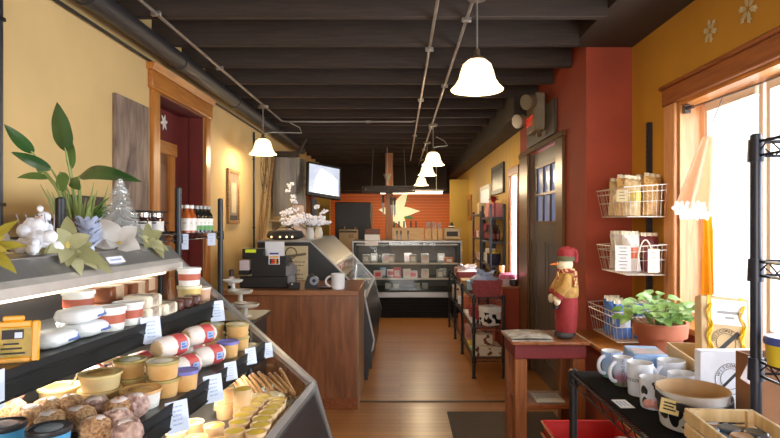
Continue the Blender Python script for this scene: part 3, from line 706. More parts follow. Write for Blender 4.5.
# yellow sign holder
t = thing('yellow_sign', 'orange-yellow framed sign clipped to the upper shelf of the deli case', 'sign', (-.80,1.135,UZ))
m = MB(M('sign_orange', (240,160,22), .4)); Tm = Matrix.Translation((-.80,1.135,UZ+.001)) @ Euler((math.radians(-8),0,math.radians(24))).to_matrix().to_4x4()
m.T = Tm; a, b_, h = -.05, .05, .088
m.box(a,-.006,0,a+.015,.006,h,.003); m.box(b_-.015,-.006,0,b_,.006,h,.003); m.box(a+.015,-.006,0,b_-.015,.006,.012,.003); m.box(a+.015,-.006,h-.014,b_-.015,.006,h,.003); m.box(-.02,-.005,h,.02,.005,h+.012,.003); part('frame', m, t, world=True)
m = MB(M('sign_yellow', (196,160,32), .5, rgb2=(150,120,30), scale=30)); m.T = Tm; m.box(a+.014,-.003,.011,b_-.014,.003,h-.013); m.use(DINK)
m.box(-.02,-.0045,.05,.02,-.003,.07); 
for i in range(3): m.box(-.025+i*.004,-.0045,.018+i*.010,.024-i*.006,-.003,.022+i*.010)
m.use(TAGP); m.box(.004,-.005,.052,.018,-.0045,.064); part('notice', m, t, 'dark print on yellow notice', world=True)
# blocks
def make_block(w, d, h, body, label=None, name='cheese_block', cat='cheese'):
    def mk():
        t = thing(name, '', cat)
        m = MB(body); m.box(-w/2,-d/2,0,w/2,d/2,h,.006); part('block', m, t)
        if label:
            m = MB(label); m.box(-w/2-.0008,-d*.22,h*.2,w/2+.0008,d*.22,h+.0008); part('label', m, t)
        return t
    return Proto(mk)
CHOC = M('smoked_brown', (120,62,36), .3, rgb2=(150,88,56), scale=20)
choc = make_block(.075,.10,.05,CHOC,M('film_pale', (196,160,130), .3)); whiteb = make_block(.085,.085,.037,M('curd_white', (236,224,200), .4, var=.05),M('speck_label', (220,204,180), .5, rgb2=(120,96,80), scale=60)); dk = make_block(.06,.05,.035,M('dark_bar', (84,44,34), .35))
G = 'brown smoked cheese blocks on the upper shelf'
for x,y,k,lb in ((-.885,1.70,0,'brown smoked cheese block at the back, under another'),(-.885,1.70,1,'brown smoked cheese block on top, above its twin at the back'),(-.88,1.82,0,'brown smoked cheese block deeper in, under a lighter one'),(-.875,1.82,1,'brown smoked cheese block deeper in, topmost of its pair'),(-.90,1.95,0,'brown smoked cheese block toward the end glass, under another'),(-.90,1.95,1,'brown smoked cheese block toward the end glass, topmost of its pair')):
    choc.put((x,y,UZ+.001+.051*k), label=lb, group=G, rz=.12-.1*k)
G = 'white cheese blocks on the upper shelf'
for x,y,k,lb in ((-.765,1.665,0,'white cheese block at the shelf edge under another'),(-.765,1.665,1,'white cheese block on top, at the shelf edge above the price tag'),(-.76,1.77,0,'white cheese block behind the stacked pair'),):
    whiteb.put((x,y,UZ+.001+.038*k), label=lb, group=G)
G = 'small dark bars on the upper shelf'
for x,y,k,lb in ((-.75,1.86,0,'small dark brown bar at the shelf edge, beside white block'),(-.815,1.86,0,'small dark brown bar deeper on the shelf, behind another'),(-.75,1.94,0,'small dark brown bar at the shelf edge, second from the white block'),(-.75,2.02,0,'small dark brown bar at the shelf edge, close to the end tub')):
    dk.put((x,y,UZ+.001), label=lb, group=G, rz=.3)
tubWhite.put((-.79,2.10,UZ+.064), label='white tub with rust band on a yellow tub at the end glass', group='white tubs with rust bands')
make_round_tub(.045,.062,M('tub_yellow', (222,190,110), .4),M('lid_pale', (240,226,180), .4)).put((-.79,2.10,UZ+.001), label='pale yellow tub under a white tub at the end glass', group=None)
make_round_tub(.036,.05,M('tub_clear2', (206,160,130), .3),M('lid_clear2', (226,214,200), .2)).put((-.765,2.03+.13,UZ+.001), label='small pinkish tub with a clear lid in the far corner of the upper shelf', group=None)
# lower shelf: nut-rolled cheese balls
NUT = M('nut_coat', (232,184,130), .5, rgb2=(150,92,56), scale=150, bump=1.0); NUT2 = M('nut_coat_pink', (236,190,170), .5, rgb2=(190,132,116), scale=60, bump=.9)
def make_ball(mat, sd):
    def mk():
        t = thing('cheese_ball', '', 'cheese ball'); rnd = random.Random(sd)
        m = MB(mat); m.ell((0,0,.027),(.030,.031,.027),16,10,lump=.08,seed=sd,sq=.72); m.v = [p+Vector((rnd.uniform(-1,1),rnd.uniform(-1,1),rnd.uniform(-1,1)))*.0016 for p in m.v]; part('coated_cheese', m, t)
        m = MB(M('film_clear', (244,226,218), .15, var=.1)); m.ell((.003,-.003,.050),(.016,.018,.005),12,6,lump=.16,seed=sd+2,sq=.7); part('wrap_top', m, t); return t
    return Proto(mk)
bA, bB, bC = make_ball(NUT,1), make_ball(NUT2,5), make_ball(M('nut_grey', (214,178,160), .5, rgb2=(128,86,80), scale=70, bump=.9),9)
G = 'nut-coated cheese balls on the lower shelf'
LBL = ['pinkish nut-coated cheese ball at the back, topmost, under the yellow sign','tan nut-coated cheese ball below the pinkish topmost one','tan nut-coated cheese ball at the back, beside the blue lidded tubs','tan nut-coated cheese ball before the low wooden cheese box','tan nut-coated cheese ball raised on the heap before the wooden cheese box','tan nut-coated cheese ball in the middle of the heap',
 'grey nut-coated cheese ball in the middle of the heap','tan nut-coated cheese ball between the wooden box and the white tub','grey nut-coated cheese ball right before the wide white tub','grey nut-coated cheese ball at the shelf edge behind the price tag','tan nut-coated cheese ball at the shelf edge in the lowest row','grey nut-coated cheese ball at the shelf edge in the lowest row','tan nut-coated cheese ball behind the blue lidded tub','grey nut-coated cheese ball raised beside the white tub','tan nut-coated cheese ball under the raised tan one']
FIXED = []
BALLS = ((bB,8,1.30,1),(bA,10,1.30,0),(bA,26,1.25,0),(bA,47,1.30,0),(bA,70,1.325,0),(bA,80,1.245,0),
    (bC,96,1.31,0),(bA,118,1.305,0),(bC,134,1.335,0),(bC,117,1.225,0),(bA,95,1.175,0),(bC,128,1.16,0),(bA,52,1.215,0))
for i, (P_, px, y, k) in enumerate(BALLS):
    FIXED.append(P_.put((XD(px,y),y,LZ+.001+k*.046), rz=i*.9, label=LBL[i], group=G))
FIXED.append(tubDark.put((XD(49,1.10),1.10,LZ+.001), label='blue tub with a black-rimmed picture lid, at the photo bottom', group='blue tubs with black lids'))
FIXED.append(tubDark.put((XD(4,1.12),1.12,LZ+.001), label='blue tub with a black-rimmed lid, cut off at the photo edge', group='blue tubs with black lids'))
for px, y, k, lb in ((60,1.45,0,'low round wooden cheese box behind the nut-coated balls'),(100,1.43,0,'round wooden cheese box, bottom one of the pair'),(100.5,1.43,1,'round wooden cheese box, top one of the pair with a dark print')):
    FIXED.append(tubBrie.put((XD(px,y),y,LZ+.001+k*.0405), label=lb, group='round wooden cheese boxes'))
FIXED.append(make_round_tub(.049,.045,M('tub_white2', (236,232,226), .4),M('lid_tan', (214,160,90), .5),None,M('lid_print2', (120,76,50), .6, rgb2=(230,180,100), scale=30)).put((XD(141,1.41),1.41,LZ+.001), label='wide white tub with a tan patterned lid at the lower shelf edge'))
G = 'olive-lidded clear tubs on the lower shelf'
for px,y,k,lb in ((130,1.515,0,'olive-lidded tub, bottom of the stack beside the wooden boxes'),(130,1.515,1,'olive-lidded tub, top of the stack beside the wooden boxes'),(163,1.50,0,'olive-lidded tub, bottom of the stack at the shelf edge'),(163,1.50,1,'olive-lidded tub with white lid label, top of the stack at the shelf edge')):
    FIXED.append(tubOl.put((XD(px,y),y,LZ+.001+k*.0475), label=lb, group=G))
FIXED.append(tubBlue.put((XD(185,1.555),1.555,LZ+.001), label='small blue-lidded tub beside the olive-lidded stack', group='small blue-lidded tubs'))
FIXED.append(tubBlue.put((XD(228,1.93),1.93,LZ+.001), label='small blue-lidded tub by the far wrapped cheese rolls', group='small blue-lidded tubs'))
G = 'tubs at the far end of the lower shelf'
for x,y,k,lb in ((-.67,2.0,0,'olive-lidded tub at the far end, bottom, behind the rolls'),(-.67,2.0,1,'olive-lidded tub at the far end, top, behind the rolls'),(-.58,2.0,0,'olive-lidded tub at the far end, bottom, beside the blue-lidded tub'),(-.58,2.0,1,'olive-lidded tub at the far end, top, beside the blue-lidded tub'),(-.70,2.10,0,'olive-lidded tub hidden deepest in the far corner'),(-.61,2.10,0,'olive-lidded tub against the end glass, farthest along')):
    tubOl.put((x,y,LZ+.001+k*.0475), label=lb, group=G)
# wrapped cheese rolls
FILM = M('waxed_white', (238,222,212), .35, var=.06); 
def make_roll():
    t = thing('cheese_roll', '', 'cheese')
    m = MB(FILM); m.lathe([(0,-.056),(.024,-.055),(.031,-.045),(.0335,-.02),(.0335,.02),(.031,.045),(.024,.055),(0,.056)], n=10); m.v = [Vector((p.x, p.z, p.y*.95+.034)) for p in m.v]; part('wrapper', m, t)
    m = MB(M('rind_tan', (206,176,132), .5)); m.cyl((0,-.0575,.034),(0,-.054,.034),.022,.025,n=10); part('cheese_end', m, t, 'tan cheese face')
    m = MB(M('band_red', (196,66,66), .45)); m.lathe([(.0342,-.004),(.0342,.036),(.0332,.036),(.0332,-.004)], n=10); m.v = [Vector((p.x, p.z, p.y*.95+.034)) for p in m.v]; part('red_band', m, t)
    m = MB(M('label_paleblue', (150,176,220), .5)); m.box(.0332,.004,.024,.0350,.030,.046); m.use(BLUEB); m.box(.035,.008,.028,.0354,.026,.034); m.box(.035,.008,.037,.0354,.020,.042); part('blue_label', m, t); return t
rollP = Proto(make_roll); G = 'white cheese rolls with red bands on the lower shelf'
for i,(px,y,z,rz,lb) in enumerate(((93,1.565,0,.5,'white cheese roll with red band, first at the back beside the tubs'),(118,1.625,0,.4,'white cheese roll with red band, deeper at the back'),(107,1.60,.062,.45,'white cheese roll with red band, on top at the back'),
    (137,1.70,0,-.3,'white cheese roll with red band, in the middle row'),(160,1.685,0,-.4,'white cheese roll with red band, under another, behind the blue-lidded tub'),(183,1.665,0,-.4,'white cheese roll with red band at the shelf edge'),(171,1.675,.060,-.4,'white cheese roll with red band, resting on two others at the shelf edge'),
    (208,1.80,0,-.5,'tan-ended cheese roll at the shelf edge, far pair, lower one'),(188,1.86,0,-.5,'tan-ended cheese roll behind the far pair, under the tilted one'),(199,1.835,.060,-.5,'tan-ended cheese roll resting on top of the far pair'))):
    FIXED.append(rollP.put((XD(px,y),y,LZ+.001+z), rz=rz, label=lb, group=G))
# deck: butter-topped cups
CUPW = M('cup_tan', (240,200,150), .5, var=.06, sub=.0); CUPT = M('cup_yellow', (236,190,30), .35, rgb2=(246,214,90), scale=60)
def make_cup():
    t = thing('cheese_cup', '', 'cup'); r, h = .030, .050
    m = MB(CUPW); m.lathe([(0,0),(r*.86,0),(r*.9,.004),(r,h),(r*1.04,h),(r*1.04,h+.004),(r*.93,h+.004),(r*.9,h-.004),(0,h-.004)], n=22); part('cup', m, t)
    m = MB(CUPT); m.lathe([(0,h+.004),(r*.6,h+.0035),(r*.84,h+.002),(r*.92,h-.002)], n=22, wob=.03); part('filling', m, t, 'yellow cheese topping'); return t
cupP = Proto(make_cup)
GC = ['yellow-topped cups in the row along the glass','pale cups in the second row from the glass','tan cups in the rows below the price tags']
k0 = 0
for (px,py) in ((260,431),(264.5,423.7),(266,417.4),(271.7,411.7),(276,406.7),(279.8,403),(281,399)):
    p = S(px,py,DK+.055); p.z = DK+.001; cupP.put(p, label='%s yellow-topped cup along the front glass, counting away from the camera' % ORD[k0], group=GC[0]); k0 += 1
k0 = 0
for (px,py) in ((238.5,430),(243,421),(246.6,414),(252,408.5),(258,403.6),(262.5,399.4),(267,396)):
    p = S(px,py,DK+.055); p.z = DK+.001; cupP.put(p, label='%s pale cup in the second row from the glass, counting away from the camera' % ORD[k0], group=GC[1]); k0 += 1
k0 = 0
for (px,py) in ((218,425),(197.5,421.5),(200.8,437),(225,440),(180,431)):
    p = S(px,py,DK+.055); p.z = DK+.001; cupP.put(p, label='%s tan cup in the loose rows below the lower shelf rail' % ORD[k0], group=GC[2]); k0 += 1
for k,(px,py) in enumerate(((228.6,402),(246,405))):
    p = S(px,py,DK+.055); p.z = DK+.001
    cupP.put(p, label='tan cup at the bottom of the %s stack behind the rows' % ORD[k], group='stacked tan cups'); p = p.copy(); p.z += .0555
    cupP.put(p, label='tan cup on top of the %s stack behind the rows' % ORD[k], group='stacked tan cups')
# bags of curds
def make_curd():
    t = thing('curd_bag', '', 'cheese bag'); m = MB(M('bag_film', (232,218,190), .2, rgb2=(214,188,140), scale=25, bump=.5)); m.ell((0,0,.028),(.052,.042,.028),18,10,lump=.09,seed=12); part('bag', m, t)
    m = MB(M('bag_film2', (240,236,226), .15)); m.leaf((.04,0,.045),(.085,.01,.05),.06,fold=.3,wave=.3); part('gathered_top', m, t); return t
curdP = Proto(make_curd)
for x,y,z,lb in ((-.515,1.985,0,'clear bag of pale curds behind the stacked cups'),(-.455,2.01,0,'clear bag of pale curds behind the cup rows'),(-.60,1.95,0,'clear bag of pale curds under the lower shelf')): curdP.put((x,y,DK+.001+z), rz=x*9, label=lb, group='bags of curds on the deck')
# pile of cheese sticks
STK = M('stick_tan', (206,160,104), .5, rgb2=(170,116,76), scale=30)
def make_stick():
    t = thing('cheese_stick', '', 'snack stick'); m = MB(STK); m.tube([(0,0,-.10),(0,0,-.03),(0,.002,.04),(0,0,.10)], .0058, 7); part('stick', m, t)
    m = MB(M('stick_tip', (226,176,160), .5)); m.ell((0,0,.10),(.0064,.0064,.012),8,6); part('tip', m, t, 'pinkish end'); return t
stP = Proto(make_stick); rr = random.Random(4)
for i in range(30):
    r_, c_ = divmod(i, 10)
    d = Vector((-.62+rr.uniform(-.12,.12), .70+rr.uniform(-.1,.1), .30+rr.uniform(-.10,.10))).normalized()
    c = Vector((-.56+.0155*c_+rr.uniform(-.004,.004), 2.06+.010*c_-.018*r_*.3, DK+.038+.0125*r_))
    q = d.to_track_quat('Z','Y').to_euler()
    stP.put(c, rz=(q.x,q.y,q.z), scale=(1,1,.72), label='tan snack stick with pinkish end in the leaning bundle on the deck', group='bundle of tan snack sticks')
# ================================================================== wire rack behind the deli case
def wire_shelf(m, x0, y0, x1, y1, z, pitch=.028, drop=.035, along='x'):
    for zz, r in ((z,.0042),(z-drop,.0036)):
        m.tube([(x0,y0,zz),(x1,y0,zz),(x1,y1,zz),(x0,y1,zz)], r, 6, closed=True)
    def zig(p, q):
        p, q = Vector(p), Vector(q); n = max(4, int((q-p).length/.045)); pts = []
        for i in range(n+1):
            c = p+(q-p)*i/n; pts.append((c.x,c.y,z if i%2 else z-drop))
        m.tube(pts, .0022, 4)
    zig((x0,y0,z),(x1,y0,z)); zig((x1,y0,z),(x1,y1,z)); zig((x1,y1,z),(x0,y1,z)); zig((x0,y1,z),(x0,y0,z))
    if along == 'x':
        n = int((y1-y0)/pitch)
        for i in range(1,n):
            y = y0+(y1-y0)*i/n; m.box(x0,y-.0014,z-.0014,x1,y+.0014,z+.0014)
        for x in (x0+(x1-x0)*.33, x0+(x1-x0)*.66): m.box(x-.003,y0,z-.006,x+.003,y1,z-.001)
    else:
        n = int((x1-x0)/pitch)
        for i in range(1,n):
            x = x0+(x1-x0)*i/n; m.box(x-.0014,y0,z-.0014,x+.0014,y1,z+.0014)
def wire_rack(name, label, x0, y0, x1, y1, shelves, posts, pr=.0127, mat=BLACK, zbase=0, pitch=.028):
    """posts: list of (x, y, ztop)"""
    t = thing(name, label, 'wire rack', ((x0+x1)/2,(y0+y1)/2,zbase))
    for (x,y,zt) in posts:
        m = MB(mat); m.cyl((x,y,zbase+.02),(x,y,zt),pr,n=12); m.ell((x,y,zt),(pr,pr,pr*.5),10,5); m.lathe([(0,0),(pr*1.5,0),(pr*1.4,.012),(pr*.8,.022),(0,.022)],(x,y,zbase),12)
        k = 0
        for z in shelves: m.lathe([(pr*1.0,-.05),(pr*1.45,-.05),(pr*1.3,.006),(pr*1.0,.006)],(x,y,z),12)
        part('post', m, t, world=True)
    for z in shelves:
        m = MB(mat); wire_shelf(m, x0, y0, x1, y1, z, pitch=pitch); part('shelf', m, t, world=True)
    return t
BR = M('rack_black', (26,27,34), .38, .3)
BX0, BX1, BY0, BY1, BZ = -1.60, -1.20, 1.95, 3.76, 1.555
wire_rack('wire_rack', 'black wire rack between the deli case and the cream wall', BX0, BY0, BX1, BY1, (BZ,1.0,.3),
          [(BX1,1.98,1.70),(BX1,3.03,1.80),(BX1,3.74,1.77),(BX0,1.98,1.70),(BX0,3.03,1.66),(BX0,3.74,1.66)], .0175, BR, pitch=.05)
# bottles
def make_bottle(body, label, cap, band=None, h=.155):
    def mk():
        t = thing('sauce_bottle', '', 'bottle'); r = .027
        m = MB(body); m.lathe([(0,0),(r,0),(r,h*.58),(r*.8,h*.68),(r*.42,h*.78),(r*.4,h*.9),(0,h*.9)], n=18); part('bottle', m, t)
        m = MB(label); m.lathe([(r*1.01,h*.08),(r*1.03,h*.08),(r*1.03,h*.52),(r*1.01,h*.52)], n=18)
        if band: m.use(band); m.lathe([(r*1.04,h*.08),(r*1.05,h*.08),(r*1.05,h*.26),(r*1.04,h*.26)], n=18)
        m.use(DINK); m.box(-.010,-r*1.06,h*.34,.010,-r*1.03,h*.36); m.box(r*1.03,-.01,h*.34,r*1.06,.01,h*.36); part('label', m, t, 'white paper label')
        m = MB(cap); m.lathe([(0,h*.88),(r*.5,h*.88),(r*.5,h),(0,h)], n=14); part('cap', m, t); return t
    return Proto(mk)
AMB = M('amber_sauce', (156,70,26), .15); DGR = M('dark_bottle', (26,24,22), .12)
bA_ = make_bottle(AMB, M('label_white', (226,220,214), .5), WHITE); bB_ = make_bottle(DGR, M('label_white', (226,220,214), .5), M('cap_dark', (150,148,146), .3), M('label_green', (82,140,70), .5))
for i,(px,D) in enumerate(((181,3.14),(186.5,3.14),(191.5,3.17))):
    bA_.put((XD(px,D),D,BZ+.005), label='%s amber sauce bottle with white label beside the rack post' % ORD[i], group='amber sauce bottles on the rack')
for i,(px,D) in enumerate(((196.5,3.26),(200.5,3.30),(204.5,3.34),(208.5,3.38))):
    bB_.put((XD(px,D),D,BZ+.005), label='%s dark bottle with green and white label, counting from the amber ones' % ORD[i], group='dark bottles on the rack')
tg2 = make_tag(.036,.085,3)
tg2.put((-1.175,3.06,1.555), rz=math.radians(-70), label='white price tag hanging below the amber sauce bottles', group='tags on the rack'); tg2.put((-1.178,3.50,1.55), rz=(0,0,math.radians(-70)), label='pinkish white price tag hanging beside the last rack post', group='tags on the rack', scale=(1,1.3,.9))
# jars with silver lids
def make_jar():
    t = thing('jam_jar', '', 'jar'); r,h = .040,.105
    m = MB(M('jam_dark', (66,30,26), .15, rgb2=(40,18,18))); m.lathe([(0,0),(r*.94,0),(r,.008),(r,h*.72),(r*.82,h*.82),(0,h*.82)], n=20); part('jar', m, t)
    m = MB(M('label_jam', (212,208,204), .5)); m.lathe([(r*1.01,h*.12),(r*1.03,h*.12),(r*1.03,h*.6),(r*1.01,h*.6)], n=20); m.use(DINK); m.box(-.014,-r*1.06,h*.4,.014,-r*1.03,h*.44); part('label', m, t)
    m = MB(M('lid_silver', (190,188,184), .25, .9)); m.lathe([(0,h*.8),(r*.9,h*.8),(r*.92,h),(r*.86,h*1.01),(0,h*1.01)], n=20); part('lid', m, t); return t
jarP = Proto(make_jar); k = 0
for (x,y) in ((-1.27,2.62),(-1.26,2.74),(-1.25,2.86),(-1.36,2.66),(-1.35,2.80),(-1.33,2.93)):
    jarP.put((x,y,BZ+.005), rz=k, label='%s silver-lidded dark jam jar on the rack beside the tinsel tree' % ORD[k], group='jam jars on the rack'); k += 1
t = thing('wire_basket', 'open black wire basket of jars on the rack behind the tinsel tree', 'basket', (-1.3,2.77,BZ))
m = MB(BLACK); x0,x1,y0,y1 = -1.42,-1.232,2.53,2.98
for z in (BZ+.0125,BZ+.06,BZ+.118): m.tube([(x0,y0,z),(x1,y0,z),(x1,y1,z),(x0,y1,z)], .004, 6, closed=True)
for y in (2.6,2.75,2.9): m.tube([(x1,y,BZ+.0125),(x1+.004,y,BZ+.06),(x1,y,BZ+.118)], .0035, 5)
m.tube([(x1+.003,2.70,BZ+.014),(x1+.006,2.72,BZ+.07),(x1+.006,2.79,BZ+.085),(x1+.006,2.9,BZ+.06),(x1+.003,2.95,BZ+.014)], .004, 6)
part('wire', m, t, world=True)
# plaque behind the plant
t = thing('metal_plaque', 'dark cast metal plaque leaning behind the potted peace lily', 'plaque', (-1.50,2.66,BZ))
m = MB(M('iron_dark', (50,40,38), .5, .5, bump=.6, scale=30)); m.box(-1.51,2.50,BZ+.005,-1.49,2.84,BZ+.19,.006)
for i in range(6): m.ell((-1.488,2.55+.05*i,BZ+.07+.05*(i%2)),(.006,.02,.025),8,6)
part('plate', m, t, world=True)
# ------------------------------------------------------------------ peace lily
PD = 2.36; pc = P(79, 222, PD); px0 = pc.x
t = thing('potted_peace_lily', 'tall potted peace lily with dark green leaves in a brown basket', 'plant', (px0,PD,BZ+.002))
m = MB(M('basket_brown', (96,56,38), .7, rgb2=(60,34,24), scale=40, bump=.6)); m.lathe([(0,0),(.095,0),(.112,.035),(.118,.07),(.122,.075),(.114,.08),(.108,.07),(0,.066)], (px0,PD,BZ+.002), 26); part('basket', m, t, world=True)
m = MB(M('soil', (50,36,28), .9)); m.lathe([(0,.069),(.106,.068)], (px0,PD,BZ+.002), 20); part('soil', m, t, world=True)
LEAF = M('leaf_dark', (34,66,30), .35, rgb2=(52,92,40), scale=6, coat=.15); LEAF2 = M('leaf_mid', (62,100,44), .4, rgb2=(90,128,60), scale=6); STEM = M('stem_pale', (150,158,92), .5, rgb2=(120,140,70))
def lily_leaf(bx,by,tx,ty,w,dD=0,bend=.08,mat=LEAF,upv=None,root=None):
    a = P(bx,by,PD+dD*.4); b = P(tx,ty,PD+dD); r = Vector((px0+(bx-79)*.0006,PD,BZ+.07)) if root is None else root
    m = MB(STEM); mid = (r+a)/2+Vector((0,0,.02)); m.tube([r, mid*.98+Vector((0,0,.0))*0 + (mid-mid*.98), a, a+(b-a)*.15], .0036, 6, radii=[.006,.005,.004,.003])
    part('stem', m, t, world=True)
    m = MB(mat); up = upv or Vector((-.15,-.9,.45)); m.leaf(a, b, w, up=up, bend=bend, fold=-.18, nu=6, nv=12, wave=.04); part('leaf', m, t, world=True)
lily_leaf(66,152,57,102,.092,-.05,.05)                       # tall upright leaf
lily_leaf(34,154,4,124,.052,-.15,.06)                        # upper side leaf
lily_leaf(52,170,11,152,.048,-.1,.10)                        # mid side leaf
lily_leaf(51,178,17,178,.034,.05,.14,LEAF2)
lily_leaf(79,176,142,182,.066,-.2,.16)                       # long leaf reaching over the rack
lily_leaf(71,170,71,139,.045,.06,.03,LEAF2)
lily_leaf(60,172,63,192,.058,-.12,-.02,LEAF2)
lily_leaf(72,178,80,190,.05,-.1,.1,LEAF)
lily_leaf(44,172,36,166,.03,0,.1,LEAF2)
rr = random.Random(3)
m = MB(STEM)
for i in range(34):
    a = rr.uniform(0,6.28); r = rr.uniform(.03,.095); b = Vector((px0+r*math.cos(a),PD+r*math.sin(a)*.8,BZ+.068)); tip = b+Vector((math.cos(a)*rr.uniform(.0,.09),math.sin(a)*.03,rr.uniform(.05,.16)))
    m.tube([b,(b+tip)/2+Vector((0,0,.02)),tip], .004, 5, radii=[.0045,.004,.0012])
part('shoots', m, t, 'pale green shoots', world=True)
m = MB(LEAF2)
for i in range(5):
    a = i*.55-.3; b = Vector((px0+.05,PD,BZ+.075)); m.leaf(b, b+Vector((.10+.02*i,-.02,.10-.028*i)), .014, up=(0,-1,.4), bend=.12)
part('narrow_leaf', m, t, world=True)
# ------------------------------------------------------------------ decor on top of the deli case
TZ = 1.526
t = thing('tinsel_tree', 'small silvery glass-like tinsel Christmas tree on the deli case top', 'ornament tree', (-.985,1.97,TZ))
TIN = M('tinsel', (206,206,204), .25, .55, emit=.04); m = MB(TIN); c = Vector((-.985,1.97,TZ)); rr = random.Random(8); Hh = .235
for i in range(760):
    h = rr.random()**1.15; z = .012+h*Hh; r = .088*(1-h)**.8+.008; a = rr.uniform(0,6.28)
    p0 = c+Vector((0,0,z)); p1 = p0+Vector((math.cos(a)*r,math.sin(a)*r,-r*.28+rr.uniform(-.008,.008)))
    m.cyl(p0, p1, .0016, .0007, n=3, caps=False)
m.cyl(c+Vector((0,0,0)), c+Vector((0,0,Hh)), .004, .002, n=6); part('needles', m, t, 'silver tinsel needles', world=True)
m = MB(M('bead', (240,238,232), .1, .2, emit=.3)); rr = random.Random(5)
for i in range(26):
    h = rr.random(); r = .07*(1-h); a = rr.uniform(3.2,6.2); m.ell(c+Vector((math.cos(a)*r,math.sin(a)*r,.014+h*Hh)), .0035, 6, 4)
part('beads', m, t, world=True); m = MB(TIN); m.lathe([(0,0),(.04,0),(.035,.008),(0,.01)], c, 16); part('base', m, t, world=True)
# white cotton-ball snow arrangement
t = thing('snowball_cluster', 'cluster of white cotton snowballs on the deli case top beside the yellow poinsettia', 'ornament', (-.985,1.50,TZ))
COT = M('cotton', (232,232,240), .9, var=.05, bump=.5, scale=60); m = MB(COT); rr = random.Random(6)
c0 = Vector((-.970,1.50,TZ))
for i in range(54):
    a = rr.uniform(0,6.28); lv = i//11; r = rr.uniform(.005,.062)*(1-.12*lv); s_ = rr.uniform(.013,.021)
    m.ell(c0+Vector((math.cos(a)*r, math.sin(a)*r*.7, .020+lv*.0165)), (s_,s_,s_), 10, 7, lump=.07, seed=i)
part('snowballs', m, t, world=True)
m = MB(M('twig_grey', (150,146,150), .6))
for i in range(5): m.tube([c0+Vector((-.04+.02*i,.01,.05)), c0+Vector((-.05+.025*i,-.0,.085)), c0+Vector((-.055+.028*i,-.01,.115))], .0015, 4)
part('twigs', m, t, world=True)
t = thing('snowman_ornament', 'tiny white snowman with a dark collar standing above the snowballs', 'ornament', (-1.03,1.62,TZ))
m = MB(COT); c = Vector((-1.03,1.62,TZ)); m.ell(c+Vector((0,0,.028)),(.032,.032,.029),14,9); m.ell(c+Vector((0,0,.072)),(.026,.026,.024),14,9); m.ell(c+Vector((0,0,.108)),(.019,.019,.018),14,9); m.ell(c+Vector((-.012,0,.134)),(.009,.009,.010),8,6); part('body', m, t, world=True)
m = MB(M('scarf_grey', (70,72,80), .8)); m.lathe([(.014,.086),(.021,.09),(.021,.097),(.014,.10)], c, 14); m.box(c.x+.012,c.y-.02,c.z+.05,c.x+.02,c.y-.016,c.z+.09); part('scarf', m, t, world=True)
m = MB(M('carrot', (226,110,40), .5)); m.cyl(c+Vector((0,-.017,.108)), c+Vector((.002,-.034,.106)), .004, .0008, n=8); m.use(DINK); m.ell(c+Vector((-.006,-.0175,.113)), .0022, 6, 4); m.ell(c+Vector((.006,-.0175,.113)), .0022, 6, 4); part('face', m, t, world=True)
# poinsettias and flowers
def flower(name, label, cat, c, mats, petals, size, tilt, seed=0, centre=None, drape=.0, width=.4, layers=2):
    t = thing(name, label, cat, c); rnd = random.Random(seed); c = Vector(c); R3 = Euler(tilt).to_matrix(); ctr = c+Vector((0,0,size*.20))
    for L in range(layers):
        m = MB(mats[L % len(mats)])
        for k in range(petals):
            a = 2*PI*k/petals+L*.4+rnd.uniform(-.12,.12); d = R3 @ Vector((math.cos(a),math.sin(a),.30+.35*L)); d.normalize()
            ln = size*rnd.uniform(.8,1.1)*(1-.28*L); up = R3 @ Vector((0,0,1)); tip = ctr+d*ln+Vector((0,0,-drape*rnd.random()*size))
            fl = c.z-max(0,tip.x+.915)*1.22+.008
            if tip.z < fl: tip.z = fl
            m.leaf(ctr+d*size*.04, tip, size*width, up=up, bend=.12, fold=.18, nu=4, nv=8, wave=.12)
        part('petal_whorl', m, t, world=True)
    m = MB(centre or M('stamen_gold', (216,190,96), .4))
    for k in range(9):
        a = rnd.uniform(0,6.28); q = rnd.uniform(0,.1)*size; m.ell(ctr+R3@Vector((q*math.cos(a),q*math.sin(a),.05*size)), size*.045, 7, 5)
    part('flower_centre', m, t, world=True)
    m = MB(M('flower_stem', (104,106,62), .6)); m.tube([ctr, (ctr+c)/2+Vector((-.01,.01,0)), c+Vector((-.015,.01,.003))], .004, 6); part('stem', m, t, world=True)
    return t
YG = cloth('petal_yellowgreen', (176,160,48), .3); YG2 = cloth('petal_gold', (206,186,78), .3); SG = cloth('petal_sage', (146,142,92), .25); SG2 = cloth('petal_sagelight', (184,180,132), .3); WHP = cloth('petal_white', (236,230,224), .35)
flower('yellow_poinsettia', 'yellow-green glittery artificial poinsettia at the photo edge on the deli case', 'artificial flower', (-.965,1.305,TZ), (YG,YG2), 9, .105, (.75,.35,0), 1, width=.30, drape=.4)
flower('sage_poinsettia', 'large sage-green artificial poinsettia drooping over the steel header, above the sign card', 'artificial flower', (-.925,1.555,TZ), (SG,SG2), 8, .112, (.9,.75,.4), 2, drape=1.0, width=.40)
flower('sage_poinsettia', 'smaller sage-green artificial poinsettia at the far corner of the deli case top', 'artificial flower', (-.945,2.08,TZ), (SG,SG2), 7, .092, (.9,.4,1.0), 3, drape=.5, width=.42)
flower('white_lily', 'big white satin flower on the deli case top in front of the tinsel tree', 'artificial flower', (-.935,1.86,TZ), (WHP,WHP), 5, .100, (.95,.35,.2), 4, width=.66, layers=1)
flower('white_lily', 'white satin flower at the photo edge, higher and behind the yellow poinsettia', 'artificial flower', (-1.10,1.52,TZ), (WHP,WHP), 5, .10, (.5,.25,.9), 9, width=.5, layers=1)
m = MB(M('frost_blue', (168,182,216), .6, rgb2=(206,214,234), scale=50)); c = Vector((-.965,1.735,TZ)); rr = random.Random(2)
